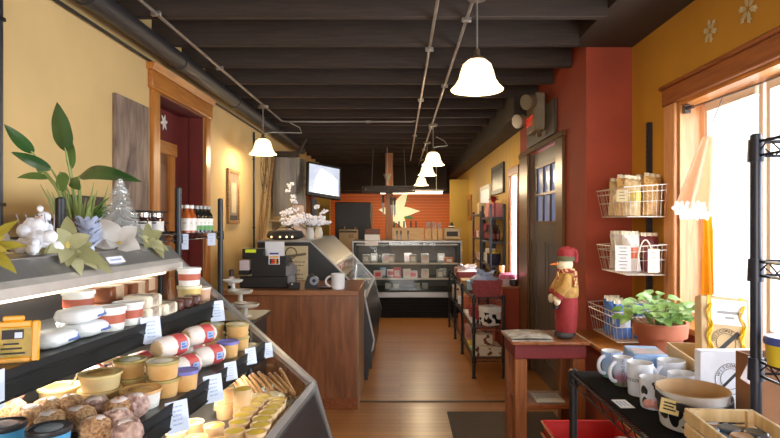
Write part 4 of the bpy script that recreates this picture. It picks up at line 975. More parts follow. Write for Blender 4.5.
for i in range(110):
    a = rr.uniform(0,6.28); h = rr.random(); p0 = c+Vector((math.cos(a)*.02,math.sin(a)*.02,.015+h*.08)); d = Vector((math.cos(a),math.sin(a),.9)).normalized()
    m.leaf(p0, p0+d*.03, .016, up=(0,0,1), fold=.3, nu=2, nv=4)
m.cyl(c, c+Vector((0,0,.1)), .018, .012, n=10); solo('frosted_pinecone', m, 'frosted pale blue pinecone between the sage and white flowers', 'ornament', tuple(c), world=True)
# cake-stand like stack seen past the end of the deli case
def make_stand(r, h, mat):
    def mk():
        t = thing('round_dish', '', 'dish'); m = MB(mat); m.lathe([(0,0),(r*.5,0),(r*.5,.006),(r*.2,.012),(r*.18,h*.7),(r*.9,h*.82),(r,h),(r*.97,h+.004),(r*.88,h*.9),(0,h*.88)], n=30); part('dish', m, t); return t
    return Proto(mk)
DISH = M('dish_grey', (170,160,146), .3); 
m = MB(CASEBLK); m.box(-1.16,3.25,0,-.86,3.62,1.02,.01); m.box(-1.18,3.23,1.02,-.84,3.64,1.05,.006); m.use(DSTEEL); m.box(-1.13,3.238,.1,-.89,3.25,.95,.004)
t = thing('side_stand', 'low dark stand between the deli case and the wooden counter', 'stand', (-1.0,3.43,0)); part('cabinet', m, t, world=True)
make_stand(.085,.075,DISH).put((-.93,3.36,1.051), label='round grey pedestal dish, lower one past the end of the deli case', group='round pedestal dishes')
make_stand(.075,.075,DISH).put((-.97,3.40,1.128), label='round grey pedestal dish, upper one past the end of the deli case', group='round pedestal dishes')
make_stand(.06,.06,M('dish_glass', (190,186,178), .2)).put((-1.02,3.42,1.205), label='small pale pedestal dish on top of the stack past the deli case', group='round pedestal dishes')
# ================================================================== wooden counter and what is on it
CT = 1.03
t = thing('wooden_counter', 'brown oak service counter with a plain front panel', 'counter', (-.95,5.25,0))
m = MB(CTR); m.box(-1.55,4.85,.0,-.372,5.68,CT-.045); part('cabinet', m, t, world=True)
m = MB(CTRT); m.box(-1.58,4.82,CT-.045,-.352,5.70,CT,.006); part('worktop', m, t, world=True)
m = MB(DOAK); m.box(-1.56,4.838,0,-.366,4.85,.10,.003); part('kickboard', m, t, world=True)
m = MB(wood('counter_side', (120,84,56), (160,120,84), .35, (9,9,1), 3)); m.box(-.372,4.86,.0,-.362,5.67,CT-.045); part('side_panel', m, t, 'lighter oak side panel', world=True)
# cash register (seen from its back)
t = thing('cash_register', 'black cash register with a green pole display on the wooden counter', 'cash register', (-1.15,5.12,CT))
D = 5.0; X = lambda px: XD(px,D); Z = lambda py: ZD(py,D)
m = MB(BLACKM); m.box(X(240),4.98,CT+.001,X(289),5.38,Z(276),.01); part('cash_drawer', m, t, world=True)
m = MB(BLACKM); m.prism([(4.99,Z(276)),(5.36,Z(276)),(5.36,Z(266)),(5.18,Z(257)),(4.99,Z(256))], 'yz', X(252), X(286)); part('body', m, t, world=True)
m = MB(BLACKM); m.cyl((X(252),5.05,Z(258)),(X(252),5.05,Z(250)),.02,n=10); m.box(X(242),5.0,Z(259),X(264),5.07,Z(248.5),.008); q = part('pole_display', m, t, world=True)
m = MB(M('display_green', (168,176,30), .4, emit=.45, emit_rgb=(190,200,30))); m.box(X(245.5),4.996,Z(252.5),X(256),4.999,Z(249.5)); part('readout', m, q, 'glowing green readout', world=True)
m = MB(M('paper_pink', (206,190,192), .6)); m.box(X(240),4.97,Z(273),X(249.5),5.05,Z(260),.006); m.use(BLACKM); m.box(X(239.6),4.96,Z(274.5),X(250),5.05,Z(270),.004); part('receipt_printer', m, t, 'pale receipt printer', world=True)
m = MB(M('grey_plastic', (120,118,120), .5)); m.prism([(4.99,Z(276)),(5.3,Z(276)),(5.3,Z(270)),(5.1,Z(263)),(4.99,Z(266))], 'yz', X(286), X(291)); m.box(X(288),4.97,Z(284),X(295),5.02,Z(275),.006); part('side_cover', m, t, world=True)
# card logos and notice
m = MB(PAPER); m.box(X(262.5),5.10,Z(258.5)+.0,X(282),5.104,Z(242),0); m.use(BLUEB); m.box(X(262.8),5.098,Z(257.5),X(281.6),5.0995,Z(256.8)); m.use(BLACKM); m.box(X(271),5.104,Z(262),X(273),5.112,Z(243))
t = thing('paper_notice', 'pale paper notice standing on the cash register', 'notice', (X(272),5.10,Z(258.5))); part('sheet', m, t, world=True)
t = thing('card_sign', 'small sign of payment card emblems in blue, gold and red on the register', 'sign', (X(274),4.985,Z(264.5)))
m = MB(PAPER); m.box(X(269),4.984,Z(264.3),X(280),4.988,Z(252)); part('card', m, t, world=True)
m = MB(M('card_blue', (40,60,150), .5)); m.box(X(270),4.982,Z(254.4),X(279),4.984,Z(252.6)); m.use(M('card_gold', (230,170,40), .5)); m.box(X(270),4.982,Z(257.6),X(279),4.984,Z(256)); m.use(M('card_black', (40,20,24), .5)); m.box(X(270),4.982,Z(263.8),X(279),4.984,Z(258.6))
for zc in (260.0,262.6):
    m.use(M('card_red', (210,40,40), .5)); m.cyl((X(273.2),4.980,Z(zc)),(X(273.2),4.982,Z(zc)),.011,n=14); m.use(M('card_orange', (240,150,40), .5)); m.cyl((X(276),4.979,Z(zc)),(X(276),4.981,Z(zc)),.011,n=14)
part('emblems', m, t, 'blue, gold and red card emblems', world=True)
# bottle, cable, small black pieces, mug, plate
t = thing('pump_bottle', 'white pump bottle with a dark top beside the cash register', 'bottle', (XD(231.5,4.95),4.95,CT+.001))
m = MB(M('bottle_white', (214,206,200), .4)); m.lathe([(0,0),(.028,0),(.03,.01),(.03,.09),(.018,.11),(0,.11)], n=18); part('bottle', m, t)
m = MB(M('cap_maroon', (60,34,36), .4)); m.lathe([(0,.108),(.02,.108),(.022,.16),(.014,.172),(0,.172)], n=14); part('cap', m, t); m = MB(BLACKM); m.lathe([(.031,.0),(.032,.0),(.032,.03),(.031,.03)], n=16); part('band', m, t)
m = MB(BLACKM); p = S(294.5,289,CT); m.box(p.x-.045,p.y-.03,CT+.001,p.x+.045,p.y+.03,CT+.058,.006); m.use(M('light_grey', (200,200,200), .4)); m.box(p.x-.022,p.y-.032,CT+.04,p.x-.008,p.y-.0305,CT+.052)
solo('card_reader', m, 'small black card reader box beside the cash register', 'card reader', (p.x,p.y,CT), world=True)
t = thing('tape_dispenser', 'dark rounded tape dispenser with a grey side on the wooden counter', 'tape dispenser', (XD(311,4.98),4.98,CT))
m = MB(BLACKM); m.prism([(-.055,0),(.06,0),(.06,.03),(.045,.10),(.01,.128),(-.03,.11),(-.05,.05)], 'xz', -.022, .022); part('body', m, t)
m = MB(M('tape_grey', (128,132,146), .3)); m.cyl((.03,-.026,.07),(.03,.026,.07),.038,n=20); m.use(BLACKM); m.cyl((.03,-.027,.07),(.03,.027,.07),.016,n=14); part('tape_roll', m, t)
m = MB(M('plate_brown', (86,48,36), .35)); p = S(328,288,CT); m.lathe([(0,0),(.05,0),(.095,.012),(.092,.016),(.048,.006),(0,.006)], (p.x,p.y,CT+.001), 26); solo('brown_plate', m, 'shallow brown dish beside the white mug on the counter', 'dish', (p.x,p.y,CT+.001), world=True)
def mug_prof(r, h): return [(0,0),(r*.88,0),(r*.94,.004),(r,h*.2),(r,h),(r*.96,h+.002),(r*.92,h),(r*.92,h*.15),(0,h*.1)]
def handle(m, r, h, ang, th=.006, out=.032, sh=1.0):
    d = Vector((math.cos(ang),math.sin(ang),0)); zc = h*.5; pts = []
    for k in range(11):
        a = -PI/2+PI*k/10; pts.append(d*(r*.95+out*math.cos(a)*sh)+Vector((0,0,zc+h*.33*math.sin(a))))
    m.tube(pts, th, 8)
t = thing('white_mug', 'plain white mug on the wooden counter', 'mug', (XD(338,4.93),4.93,CT+.001)); m = MB(M('mug_china', (232,230,232), .25)); m.lathe(mug_prof(.060,.135), n=28); part('cup', m, t)
m = MB(M('mug_china', (232,230,232), .25)); handle(m, .060, .135, PI, .009, .05); part('handle', m, t)
# ================================================================== rear deli case with its posters
deli_case('rear deli case with black end panel and sloped glass behind the wooden counter', 5.75, 7.75, (-.906,1.43), (-.655,1.165), (-.36,.845), (-.27,.42), -1.46, 0, .80, shelves=((-.60,1.02,.05),), solid_end=True)
RC = make_block(.14,.12,.07,M('cheese_wedge', (226,190,110), .4),M('wedge_label', (230,226,220), .5)); RW = make_block(.13,.15,.06,M('wrap_silver', (200,196,190), .25),M('label_red', (170,52,44), .5))
i = 0
for y in (5.95,6.25,6.55,6.85,7.15,7.45):
    RC.put((-.56,y,.802), rz=.2*(i%3), label='%s yellow cheese block on the deck of the rear deli case' % ORD[i], group='cheese blocks in the rear deli case'); RW.put((-.80,y+.05,1.022), rz=-.2*(i%2), label='%s silvery wrapped block on the shelf of the rear deli case' % ORD[i], group='wrapped blocks in the rear deli case'); i += 1
# poster on its end panel
D = 5.715; X = lambda px: XD(px,D); Z = lambda py: ZD(py,D)
t = thing('poster', 'cream poster with a ring and banner emblem on the end of the rear deli case', 'poster', (X(295),D,Z(290)))
m = MB(M('poster_cream', (206,188,146), .7)); m.box(X(280),5.716,Z(292),X(308),5.722,Z(246)); part('sheet', m, t, world=True)
m = MB(M('poster_ink', (108,92,66), .7))
c = Vector((X(291),5.714,Z(253)))
m.tube([c+Vector((.055*math.cos(a),0,.055*math.sin(a))) for a in [2*PI*k/28 for k in range(28)]], .007, 6, closed=True)
part('ring_emblem', m, t, 'brown ring', world=True)
m = MB(M('poster_ink', (108,92,66), .7)); m.prism([(X(283),Z(258.5)),(X(306),Z(255.2)),(X(306),Z(252.6)),(X(283),Z(255.8))], 'xz', 5.713, 5.7155)
part('banner', m, t, 'brown banner', world=True)
m = MB(M('poster_ink', (108,92,66), .7))
for i,(a,b_,z) in enumerate(((284,305,261.5),(286,304,265),(289,300,270),(288,303,274),(288,303,278))):
    x = X(a)
    while x < X(b_)-.01: q = random.uniform(.012,.035); m.box(x,5.7145,Z(z+1.0),min(x+q,X(b_)),5.7158,Z(z)); x += q+.008
part('lettering', m, t, 'brown lettering', world=True)
# on top of the rear case
TZ2 = 1.432
t = thing('black_bag', 'flat black bag with small lights on the rear deli case top', 'bag', (-1.25,6.0,TZ2)); m = MB(M('bag_black', (30,28,30), .6)); m.ell((-1.24,6.05,TZ2+.05),(.19,.12,.052),20,10,lump=.05,sq=.55,seed=4); part('body', m, t, world=True)
m = MB(BLACKM); m.tube([(-1.38,6.03,TZ2+.08),(-1.3,6.0,TZ2+.13),(-1.18,6.0,TZ2+.13),(-1.10,6.03,TZ2+.08)], .008, 6); part('strap', m, t, world=True)
m = MB(M('pin_light', (255,214,150), .4, emit=2)); 
for x in (-1.36,-1.27,-1.20,-1.14): m.ell((x,5.925,TZ2+.03),.011,7,5)
part('light', m, t, world=True)
def blossoms(label, c, n, sp, seed, name='flower_vase'):
    t = thing(name, label, 'flowers', c); c = Vector(c); rnd = random.Random(seed)
    m = MB(M('vase_white', (214,208,200), .3)); m.lathe([(0,0),(.04,0),(.05,.05),(.035,.11),(.04,.13),(.034,.13),(.03,.1),(0,.02)], c, 18); part('vase', m, t, world=True)
    m = MB(M('blossom_white', (240,238,246), .7, emit=.12)); g = MB(M('sprig', (110,104,72), .7))
    for i in range(n):
        p = c+Vector((rnd.gauss(0,sp[0]),rnd.gauss(0,sp[1]),.16+abs(rnd.gauss(0,sp[2]))))
        for k in range(5):
            a = 2*PI*k/5+rnd.random(); m.ell(p+Vector((math.cos(a)*.022,math.sin(a)*.02,rnd.uniform(-.018,.018))), (.015,.013,.014), 6, 4, lump=.1, seed=k)
        g.tube([c+Vector((0,0,.1)), (c+p)/2+Vector((0,0,.04)), p], .003, 4)
    part('blossoms', m, t, world=True); part('stems', g, t, world=True)
blossoms('vase of white blossoms reaching up before the grey metal panel', (-1.33,6.75,TZ2), 26, (.05,.06,.20), 3)
blossoms('low arrangement of white blossoms on the rear deli case, by its sloped glass', (-.98,6.1,TZ2), 34, (.10,.06,.05), 5)
blossoms('white blossoms at the far end of the rear deli case, beside the picture', (-1.0,6.9,TZ2), 20, (.08,.06,.08), 7)
t = thing('leaning_picture', 'pale picture leaning in a dark frame on the rear deli case', 'picture', (-1.30,7.3,TZ2)); m = MB(DOAK); m.T = Matrix.Translation((-1.28,7.2,TZ2)) @ Euler((-.12,0,.9)).to_matrix().to_4x4(); m.box(-.11,0,0,.11,.02,.42,.003); part('frame', m, t, world=True)
m2 = MB(M('photo_pale', (206,182,160), .5, rgb2=(150,110,92))); m2.T = m.T; m2.box(-.095,-.002,.015,.095,0,.405); part('photo', m2, t, world=True)
t = thing('hanging_apron', 'grey and maroon apron hanging on the cream wall behind the rear deli case', 'apron', (-1.40,8.87,1.35))
m = MB(cloth('apron_grey', (84,88,98), .1))
m.slab(lambda u,v: (-1.42+.03*math.sin(u*9)+.08*u, 8.87-.05*math.sin(u*12)-.2*(u-.5)*(.4+.6*v), 1.98-.72*v), 14, 8, .01); part('cloth', m, t, world=True)
m = MB(M('maroon', (110,44,44), .7)); m.ell((-1.39,8.87,2.03),(.06,.07,.09),12,8); m.cyl((-1.44,8.87,2.09),(-1.79,8.87,2.12),.012); part('collar', m, t, world=True)
# ================================================================== rear display case facing the aisle
FY, FB = 9.45, 10.25; FX0, FX1 = -.80, 1.04
t = thing('display_cabinet', 'wide black refrigerated display cabinet with lit glass front at the end of the aisle', 'display case', ((FX0+FX1)/2,9.85,0))
m = MB(M('louvre_black', (12,12,13), .65, spec=.2)); m.box(FX0,FY+.02,0,FX1,FB,.36)
for i in range(9): m.box(FX0+.03,FY+.008,.03+i*.030,FX1-.03,FY+.021,.045+i*.030)
part('louvred_base', m, t, 'black louvred base', world=True)
m = MB(STEEL); m.box(FX0,FY,.345,FX1,FY+.05,.435,.006); part('bumper', m, t, 'pale metal bumper strip', world=True)
m = MB(CASEBLK); m.box(FX0,FB-.04,.36,FX1,FB,1.30); m.box(FX0,FY+.03,.36,FX0+.04,FB,1.27); m.box(FX1-.04,FY+.03,.36,FX1,FB,1.27); m.box(FX0,FY+.03,.36,FX1,FB-.04,.46); part('carcass', m, t, world=True)
m = MB(M('liner_grey', (96,90,84), .6)); m.box(FX0+.042,FB-.05,.46,FX1-.042,FB-.041,1.25); part('liner', m, t, world=True)
m = MB(STEEL); m.box(FX0-.01,FY,1.27,FX1+.01,FB,1.305,.004); m.box(FX0-.005,FY+.0,.43,FX0+.02,FY+.03,1.27); m.box(FX1-.02,FY,.43,FX1+.005,FY+.03,1.27); part('top_frame', m, t, 'steel top and corner frame', world=True)
m = MB(M('tube_dim', (200,190,176), .4, emit=.25)); m.cyl((FX0+.06,FY+.10,1.235),(FX1-.06,FY+.10,1.235),.014,n=8); part('light_tube', m, t, world=True)
for z in (.92,.66):
    m = MB(glass('shelf_glass', (225,232,230), 1.4, .05)); m.box(FX0+.045,FY+.10,z-.012,FX1-.045,FB-.06,z); s = part('shelf', m, t, world=True)
    m = MB(M('shelf_edge', (206,198,190), .4)); m.box(FX0+.045,FY+.085,z-.022,FX1-.045,FY+.099,z+.006); part('edge_strip', m, s, world=True)
m = MB(glass('display_glass', (246,248,246), 1.5, .015, 1.5)); m.add([(FX0+.02,FY+.030,.44),(FX1-.02,FY+.030,.44),(FX1-.02,FY+.030,1.27),(FX0+.02,FY+.030,1.27)],[(0,1,2,3)]); part('front_glass', m, t, 'clear front glass', world=True)
def carton(w,d,h,c1,c2,name='food_carton',cat='food'):
    def mk():
        tt = thing(name,'',cat); m = MB(c1); m.box(-w/2,-d/2,0,w/2,d/2,h,.006); part('box', m, tt)
        m = MB(c2); m.box(-w*.32,-d/2-.002,h*.2,w*.32,-d/2,h*.75); part('front_label', m, tt); return tt
    return Proto(mk)
PNK = M('carton_pink', (206,70,84), .4); PKL = M('carton_palepink', (232,196,196), .4); WHC = M('carton_white', (228,224,218), .4); GRC = M('carton_grey', (170,166,160), .4); BLC = M('carton_blue', (150,176,206), .4); ORC = M('carton_orange', (206,104,44), .4)
cw = carton(.13,.10,.15,WHC,PKL); cp = carton(.13,.10,.17,PNK,PKL); cl = carton(.15,.10,.12,PKL,PNK); cg = carton(.12,.10,.14,GRC,WHC); cbx = carton(.10,.1,.15,BLC,WHC); co_ = carton(.14,.1,.09,ORC,WHC)
i = 0
for pr,px in ((cl,378),(cp,397),(cl,391),(cw,407),(cl,413),(cw,425),(cg,440),(cg,443),(cbx,383)):
    D = 9.66 if i not in (2,7,8) else 9.9
    pr.put((XD(px,D),D,.661), label='%s pack on the lower glass shelf of the display cabinet, counting along' % ORD[i], group='packs on the lower glass shelf'); i += 1
i = 0
for pr,px in ((cg,366),(cg,374),(cw,386),(cg,391),(cw,408),(cg,413),(cw,425),(cg,441),(co_,449)):
    D = 9.66 if i % 3 != 1 else 9.9
    pr.put((XD(px,D),D,.921), label='%s pack on the upper glass shelf of the display cabinet, counting along' % ORD[i], group='packs on the upper glass shelf'); i += 1
i = 0
for px in (388,396,417,425):
    cg.put((XD(px,9.8),9.8,.462), rz=PI/2, label='%s flat grey pack on the floor of the display cabinet' % ORD[i], group='packs on the cabinet floor', scale=(1.6,1,.6)); i += 1
# on top of the cabinet
TT = 1.306
t = thing('menu_holder', 'dark holder of packets with a white card in front on the display cabinet', 'holder', (XD(371,9.55),9.6,TT)); D = 9.6
m = MB(M('packet_dark', (70,40,36), .5, rgb2=(110,70,56), scale=30)); m.box(XD(365,D),9.56,TT,XD(380,D),9.72,TT+.2,.006); part('packets', m, t, world=True)
m = MB(PAPER); m.box(XD(365,D),9.54,TT,XD(380,D),9.552,TT+.10); part('card', m, t, world=True)
m = MB(PAPER); m.box(XD(365,9.44),9.43,1.22,XD(378,9.44),9.447,1.30); solo('hanging_card', m, 'white card hanging over the top edge of the display cabinet', 'sign', (XD(371,9.44),9.44,1.22), world=True)
# knife block with knives
D = 9.75
t = thing('knife_block', 'long pale wooden knife block board standing on the display cabinet', 'knife block', (XD(408,D),D,TT)); WB = wood('block_wood', (176,140,98), (206,174,130), .5)
m = MB(WB); m.box(XD(392,D),D-.05,TT,XD(424,D),D+.05,TT+.215,.008); part('block', m, t, world=True)
def make_knife():
    tt = thing('kitchen_knife','','knife'); m = MB(M('blade_steel', (110,106,102), .35, .8)); m.prism([(-.015,0),(.015,0),(.014,-.13),(-.004,-.18)], 'xz', -.002, .002); part('blade', m, tt)
    m = MB(M('handle_dark', (60,46,40), .5)); m.box(-.014,-.01,0,.014,.01,.11,.004); part('handle', m, tt); return tt
kn = Proto(make_knife)
def make_hang():
    o = make_knife(); o.name = 'hanging_knife'; return o
kh = Proto(make_hang)
for i,(px,dz,fl) in enumerate(((394,.235,0),(399,.235,0),(404,.24,0),(411,.235,0),(416,.24,0))):
    o = kn.put((XD(px,D),D-.01,TT+dz-.02), label='%s knife on the block, handle upward, counting along the knife block' % ORD[i], group='knives on the knife block')
for i,px in enumerate((397,401,408)):
    kn.put((XD(px,D),D-.058,TT+.10), label='%s knife held upside down on the front of the knife block' % ORD[i], group='dark-handled knives on the block front', scale=(1,1,.6))
for i,(px,py) in enumerate(((383,200),(391.5,202),(394.5,202))):
    kh.put((XD(px,10.3),10.355 if i else 10.36,ZD(py+3,10.36)), label=['kitchen knife hanging beside the wooden post','first kitchen knife hanging on the wooden post, above the lily','second kitchen knife hanging on the wooden post, above the lily'][i], group='knives on the post', scale=(1.5,1.2,1.3))
# wooden boxes with utensils
for k,(a,b_) in enumerate(((425,431),(432,437),(437.5,442))):
    x0,x1 = XD(a,D),XD(b_,D)
    t = thing('wooden_box', '%s pale open wooden box of utensils on the display cabinet' % ORD[k], 'box', ((x0+x1)/2,D,TT), group='utensil boxes'); m = MB(WB); m.box(x0,D-.06,TT,x1,D+.06,TT+.19,.005); m.box(x0+.008,D-.052,TT+.19,x1-.008,D+.052,TT+.20); part('box', m, t, world=True)
    m = MB(M('utensil_mix', (200,190,190), .5, rgb2=(120,50,50), scale=50)); rr = random.Random(k)
    for j in range(7):
        x = rr.uniform(x0+.015,x1-.015); y = D+rr.uniform(-.04,.04); h = rr.uniform(.05,.12); m.cyl((x,y,TT+.18),(x+rr.uniform(-.01,.01),y,TT+.18+h),.009,n=6); m.ell((x,y,TT+.19+h),(.016,.01,.02),6,5)
    part('utensils', m, t, world=True)
t = thing('toaster_oven', 'pale toaster oven with a dark window on the display cabinet beside the utensil boxes', 'toaster oven', (XD(452,D),D,TT)); BEI2 = M('oven_cream', (178,152,112), .4)
m = MB(BEI2); m.box(XD(443.5,D),D-.14,TT+.012,XD(460,D),D+.16,TT+.21,.012); m.box(XD(444,D),D-.12,TT,XD(446,D),D+.1,TT+.013); m.box(XD(457,D),D-.12,TT,XD(459,D),D+.1,TT+.013); part('body', m, t, world=True)
m = MB(BLACKM); m.box(XD(446,D),D-.146,TT+.07,XD(457,D),D-.14,TT+.15); m.use(STEEL); m.box(XD(446,D),D-.16,TT+.165,XD(457,D),D-.15,TT+.175); part('window', m, t, 'dark oven window', world=True)
t = thing('table_bell', 'small black and white desk ornament on top of the toaster oven', 'ornament', (XD(451.5,D),D,TT+.211)); m = MB(BLACKM); m.lathe([(0,0),(.05,0),(.055,.02),(.03,.05),(.02,.09),(0,.10)],n=14); part('body', m, t); m = MB(WHITE); m.lathe([(.052,.018),(.058,.02),(.056,.035),(.05,.034)],n=14); part('band', m, t)
# black refrigerator and cream till behind
t = thing('refrigerator', 'tall black refrigerator in the kitchen behind the display cabinet', 'refrigerator', (-.93,11.5,0)); m = MB(M('fridge_black', (28,28,30), .5)); m.box(-1.30,11.2,0.02,-.58,11.85,2.02,.02); m.box(-1.25,11.25,0,-.63,11.8,.021); part('body', m, t, world=True)
m = MB(M('fridge_door', (34,33,36), .45)); m.box(-1.295,11.14,.78,-.585,11.198,2.015,.012); q = part('door', m, t, world=True); m = MB(DSTEEL); m.cyl((-.64,11.11,.95),(-.64,11.11,1.6),.014); m.cyl((-.64,11.11,.97),(-.64,11.145,.97),.01); m.cyl((-.64,11.11,1.58),(-.64,11.145,1.58),.01); part('handle', m, q, world=True)
m = MB(M('fridge_door', (34,33,36), .45)); m.box(-1.295,11.14,.05,-.585,11.198,.765,.012); part('freezer_door', m, t, world=True)
m = MB(CTRT); m.box(-1.45,10.5,.86,-.30,11.05,.90,.006); m.use(CTR); m.box(-1.42,10.53,0,-.33,11.02,.859); t = thing('kitchen_counter', 'low kitchen counter in front of the black refrigerator', 'counter', (-.9,10.8,0)); part('cabinet', m, t, world=True)
t = thing('coffee_maker', 'cream boxy coffee maker on the kitchen counter before the refrigerator', 'coffee maker', (XD(348,10.7),10.75,.901)); D2 = 10.7
m = MB(BEI2); m.box(XD(339.5,D2),10.62,.901,XD(357.5,D2),10.9,ZD(229.5,D2),.012); m.use(BLACKM); m.box(XD(340,D2),10.605,ZD(232.5,D2),XD(357,D2),10.62,ZD(230.8,D2)); m.use(M('knob_brown', (140,110,76), .4)); m.box(XD(349,D2),10.61,ZD(238,D2),XD(354,D2),10.62,ZD(234,D2)); part('body', m, t, world=True)
m = MB(DSTEEL); 
for px in (344,355): m.cyl((XD(px,D2),10.75,ZD(229.6,D2)),(XD(px,D2),10.75,ZD(227,D2)),.05,n=14)
part('hopper', m, t, world=True)
# ================================================================== low wire rack down the aisle
LRX0, LRX1, LR0, LR1 = .765, 1.075, 5.80, 8.66
posts = [(LRX0,y,.86) for y in (5.80,6.87,7.75,8.64)]+[(LRX1,y,.86) for y in (5.80,6.87,7.75,8.64)]
wire_rack('wire_rack', 'low black wire rack of gifts standing along the aisle under the side window', LRX0, LR0, LRX1, LR1, (.83,.52,.21), posts, .016, BLACK, pitch=.04)
def basket(label, c, w, d, h, mat, name='basket', rz=0):
    t = thing(name, label, 'basket', c, rz)
    m = MB(mat); hw, hd = w/2, d/2; tp = 1.0; bt = .8
    vs = [(-hw*bt,-hd*bt,0),(hw*bt,-hd*bt,0),(hw*bt,hd*bt,0),(-hw*bt,hd*bt,0),(-hw,-hd,h),(hw,-hd,h),(hw,hd,h),(-hw,hd,h)]
    m.add(vs, [(0,3,2,1),(0,1,5,4),(1,2,6,5),(2,3,7,6),(3,0,4,7)]); k = .93
    m.add([(x*k,y*k,max(z*.999,.006)) for x,y,z in vs], [(0,1,2,3),(4,5,1,0),(5,6,2,1),(6,7,3,2),(7,4,0,3)])
    part('body', m, t); m = MB(mat); m.tube([(-hw*.97,-hd*.97,h),(hw*.97,-hd*.97,h),(hw*.97,hd*.97,h),(-hw*.97,hd*.97,h)], .008, 6, closed=True); part('rim', m, t); return t
PINKB = M('basket_rose', (160,62,66), .6, rgb2=(126,42,48), scale=30)
basket('rose-red tapered basket at the near end of the low wire rack', (.925,6.02,.834), .30, .34, .17, PINKB)
def tissue(label, c, r, mat, seed, name='tissue_paper'):
    m = MB(mat); rnd = random.Random(seed)
    for k in range(9):
        a = 2*PI*k/9+rnd.uniform(-.2,.2); q = rnd.uniform(.4,.9); m.leaf((0,0,0), (math.cos(a)*r*q,math.sin(a)*r*q,r*rnd.uniform(.35,.95)), r*.8, fold=.35, wave=.3, nu=4, nv=6)
    m.ell((0,0,.02),(r*.8,r*.8,r*.4),12,7,lump=.14,seed=seed)
    return solo(name, m, label, 'tissue paper', c)
TISB = M('tissue_blue', (196,206,232), .6, rgb2=(150,170,214), scale=12); TISW = M('tissue_white', (226,214,216), .6)
tissue('pale blue tissue paper bunched in the rose-red basket', (.905,6.02,.975), .18, TISB, 1)
basket('dark red basket farther along on top of the low wire rack', (.90,7.45,.834), .30, .34, .13, M('basket_maroon', (110,34,28), .6))
tissue('white tissue bunched in the dark red basket', (.90,7.45,.92), .19, TISW, 2)
def gift(label, c, w, d, h, mat, rz=0, mat2=None, name='gift_box', cat='box', group=None):
    t = thing(name, label, cat, c, rz, group); m = MB(mat); m.box(-w/2,-d/2,0,w/2,d/2,h*.72,.004); part('box', m, t)
    m = MB(mat2 or mat); m.box(-w/2-.004,-d/2-.004,h*.70,w/2+.004,d/2+.004,h,.004); part('lid', m, t); return t
COW = spots('cow_print', (222,214,206), (30,28,30), 18, .56); PRT = spots('brown_print', (206,186,160), (110,60,48), 22, .62); MIX = M('gift_mix', (190,60,50), .5, rgb2=(220,200,180), scale=14)
REDG = M('gift_red', (176,40,36), .4); ORG = M('gift_orange', (196,96,50), .5, var=.2); YEL = M('gift_yellow', (216,180,60), .5); BLG = M('gift_paleblue', (150,190,214), .5); KR = M('kraft', (176,134,88), .75, var=.1, scale=20)
gift('small pale blue box on the low rack behind the rose-red basket', (.85,6.55,.834), .12, .16, .10, BLG)
gift('red gift box on the low rack beside the pale blue box', (.98,6.50,.834), .14, .2, .08, REDG)
gift('kraft brown tray box on the low rack before the dark red basket', (.90,7.02,.834), .26, .3, .07, KR)
gift('red and white patterned box at the far end of the low rack top', (.92,8.2,.834), .22, .3, .12, MIX)
gift('cow-spotted box on the middle shelf of the low wire rack', (.96,5.98,.524), .17, .16, .20, COW, .5, WHC)
gift('red box lying behind the cow-spotted box on the middle shelf', (.90,6.35,.524), .22, .2, .15, REDG)
for i,y in enumerate((6.12,6.28,6.44,6.60,6.76)):
    gift('%s pale card pack in the row along the front edge of the middle shelf' % ORD[i], (.80,y,.524), .06, .09, .035, WHC, group='pale card packs on the middle shelf')
gift('orange box on the middle shelf farther along the low rack', (.88,7.2,.524), .2, .26, .15, ORG); gift('tan patterned box on the middle shelf at the far end', (.88,8.1,.524), .22, .3, .18, PRT)
gift('brown-printed white box, bottom of the pair on the lowest rack shelf', (.925,6.0,.214), .27, .28, .10, PRT, name='printed_box'); gift('brown-printed white box, top of the pair on the lowest rack shelf', (.885,6.03,.315), .19, .22, .115, PRT, name='printed_box')
gift('orange box standing behind the printed boxes on the lowest shelf', (.98,6.32,.214), .15, .2, .24, ORG); gift('yellow flat box at the front edge of the lowest shelf', (.82,6.40,.214), .08, .2, .04, YEL); gift('pale green flat box at the front edge of the lowest shelf, beside the yellow one', (.80,6.18,.214), .05, .14, .03, M('gift_green', (150,180,140), .5))
gift('red patterned round-cornered gift on the lowest shelf, mid rack', (.88,6.74,.214), .18, .2, .17, MIX); gift('orange carton on the lowest shelf toward the far end', (.88,7.3,.214), .2, .3, .2, ORG)
# ================================================================== ledge goods by the side window
LG = .866
t = thing('cup_basket', 'pink-topped clear basket of cups on the ledge below the bright side window', 'basket', (1.33,6.86,LG))
m = MB(M('clear_rib', (196,180,190), .2)); m.lathe([(0,0),(.095,0),(.105,.07),(.10,.075),(.09,.01),(0,.008)], (1.31,6.80,LG), 20, wob=.03); part('bowl', m, t, world=True)
m = MB(M('pink_lace', (236,120,150), .6, rgb2=(190,70,110), scale=30)); m.lathe([(.107,.07),(.112,.09),(.10,.12),(.05,.135),(0,.138)], (1.31,6.80,LG), 20, wob=.04); part('cover', m, t, 'pink ruffled cover', world=True)
t = thing('pencil_cup', 'cup of orange and white pencils on the ledge behind the pink-topped basket', 'pencil cup', (1.30,7.15,LG)); m = MB(DSTEEL); m.lathe([(0,0),(.05,0),(.052,.11),(.046,.11),(.044,.006),(0,.006)], n=16); part('cup', m, t)
for i,cn in enumerate(('gift_orange','carton_white','gift_red','carton_orange','gift_yellow','carton_white')):
    m = MB(_M[cn]); a = i*1.05; m.cyl((.02*math.cos(a),.02*math.sin(a),.01),(.035*math.cos(a),.035*math.sin(a),.2),.006,n=6); part('pencil', m, t)
m = MB(BLACKM); m.lathe([(0,0),(.05,0),(.055,.03),(.05,.07),(0,.075)], n=16); solo('black_dish', m, 'small round black tin at the front of the ledge by the side window', 'tin', (1.35,6.64,LG))
